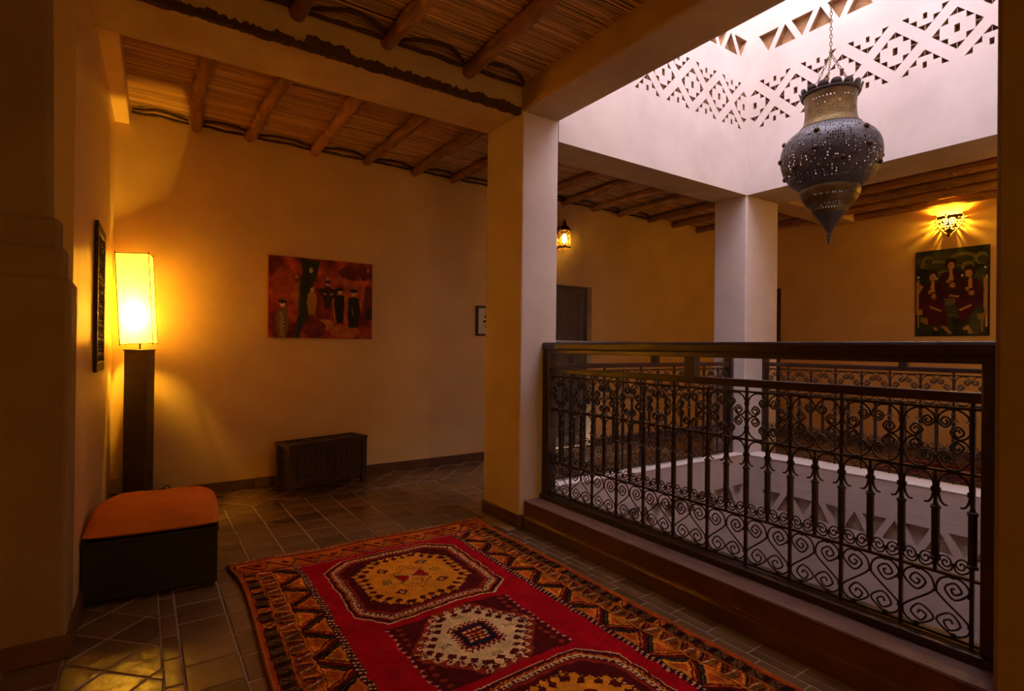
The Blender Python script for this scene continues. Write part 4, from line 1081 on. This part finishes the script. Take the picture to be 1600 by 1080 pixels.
# chain
def link_mesh(r_=.0022, a=.007, b=.014):
    pts = [(a * math.cos(t), 0, b * math.sin(t)) for t in np.linspace(0, 2 * math.pi, 11)]
    return MB().tube(pts, r_, 5, cap=False)
lk = link_mesh()
def chain(name, p, q):
    mb = MB(); p, q = Vector(p), Vector(q); d = q - p; n = int(d.length / .0235); rot = d.to_track_quat('Z', 'Y').to_matrix().to_4x4()
    for i in range(n + 1):
        m_ = Matrix.Translation(p + d * i / n) @ rot @ Matrix.Rotation(math.pi / 2 * (i % 2) + .3, 4, 'Z')
        mb.add([m_ @ Vector(v) for v in lk.v], lk.f)
    mb.build(name, M['brass2'], lan, smooth=True)
hub = Zl(112)
for k in range(3):
    a = math.radians(200 + 120 * k); chain('suspension_chain', (.158 * math.cos(a), .158 * math.sin(a), Zl(148)), (0, 0, hub + .11))
chain('chain', (0, 0, hub + .10), (0, 0, 3.13))
struct(MB().box((X1 - .05, LY - .03, 5.02), (X2 + .05, LY + .03, 5.10)).build('trim_lantern_bar', M['wood']))

# ---------------------------------------------------------------- wall sconces
# left gallery: lit lattice lantern on the back wall
sx, sz = 4.06, 2.36
t = empty('wall_sconce', (sx, YB, sz)); tag(t, 'lit lattice lantern sconce on the back wall above the grey door', 'sconce')
rr0 = .072
MB().box((-.06, -.012, .02), (.06, 0, .26)).build('back_plate', M['copper'], t, bevel=.004)
MB().lathe([(.0, .066), (.0, .078), (.006, .080), (.018, .074), (.018, .066), (.0, .066)], 6, (0, -.085, 0), cap=False).build('base', M['copper'], t)
lat = MB(); n6 = 6
for k in range(n6):
    a, b = 2 * math.pi * k / n6, 2 * math.pi * (k + 1) / n6
    pa = Vector((rr0 * math.cos(a), -.085 + rr0 * math.sin(a), 0)); pb = Vector((rr0 * math.cos(b), -.085 + rr0 * math.sin(b), 0))
    lat.tube([pa + Vector((0, 0, .016)), pa + Vector((0, 0, .215))], .004, 4)
    for q in range(-1, 4):
        for s in (0, 1):
            z0 = .016 + q * .05; z1 = z0 + .075
            e0, e1 = (pa, pb) if s else (pb, pa)
            za, zb = max(z0, .016), min(z1, .21)
            if zb <= za: continue
            f0, f1 = (za - z0) / .075, (zb - z0) / .075
            lat.tube([e0.lerp(e1, f0) + Vector((0, 0, za)), e0.lerp(e1, f1) + Vector((0, 0, zb))], .0028, 4)
lat.build('lattice', M['copper'], t)
MB().lathe([(.205, .076), (.213, .080), (.222, .070), (.25, .052), (.268, .030), (.276, .018), (.29, .022), (.31, .020), (.325, .010), (.338, .003)], 12, (0, -.085, 0)).build('cap', M['copper'], t, smooth=True)
MB().lathe([(.06, .010), (.08, .020), (.12, .028), (.155, .022), (.17, .008)], 12, (0, -.085, 0)).build('bulb', M['bulb'], t, smooth=True)
# far gallery: pierced triangular uplighter; local y = out of the wall (towards -X)
t = empty('wall_sconce', (XF, 2.345, 2.54), math.pi / 2); tag(t, 'lit pierced half-cone sconce throwing light up the far gallery wall above the painting', 'sconce')
Wt = .125
rs = random.Random(9)
for (P0, P1, P2) in (((-Wt, .002, .23), (.0, .12, .212), (0, .03, 0)), ((.0, .12, .212), (Wt, .002, .23), (0, .03, 0))):
    P0, P1, P2 = Vector(P0), Vector(P1), Vector(P2); mb = MB(); n = 8
    def Q(i, j): 
        p = P2.lerp(P0, i / n).lerp(P2.lerp(P1, i / n), 0 if i == 0 else j / i); t_ = i / n; b_ = math.sin(math.pi * t_)
        return p + Vector((.034 * b_ * (p.x / Wt) / max(t_, .2), (.03 * b_ if 0 < j < i or p.y > .1 * t_ + .02 else -max(0, p.y - .003)) if i else 0, 0))
    for i in range(n):
        for j in range(i + 1):
            tris = [(Q(i, j), Q(i + 1, j), Q(i + 1, j + 1))]
            if j < i: tris.append((Q(i, j), Q(i + 1, j + 1), Q(i, j + 1)))
            for tr_ in tris:
                if 1 < i < n - 1 and rs.random() < .8:
                    c = (tr_[0] + tr_[1] + tr_[2]) / 3; inn = [c.lerp(p, .52) for p in tr_]
                    mb.add(list(tr_) + inn, [(0, 1, 4, 3), (1, 2, 5, 4), (2, 0, 3, 5)])
                else: mb.add(tr_, [(0, 1, 2)])
    mb.build('pierced_panel', M['copper'], t)
MB().tube([(-Wt, .002, .23), (0, .12, .213), (Wt, .002, .23)], .005, 5).build('rim', M['copper'], t)
for p in ((-Wt, .004, .242), (0, .12, .226), (Wt, .004, .242)): MB().lathe([(-.01, .004), (0, .010), (.01, .004)], 8, p).build('bead', M['copper'], t)
MB().lathe([(-.02, .004), (-.01, .014), (.004, .018), (.02, .012)], 10, (0, .03, 0)).build('finial', M['copper'], t)
MB().lathe([(.09, .010), (.105, .020), (.13, .026), (.155, .020), (.17, .008)], 12, (0, .058, 0)).build('bulb', M['bulb'], t, smooth=True)
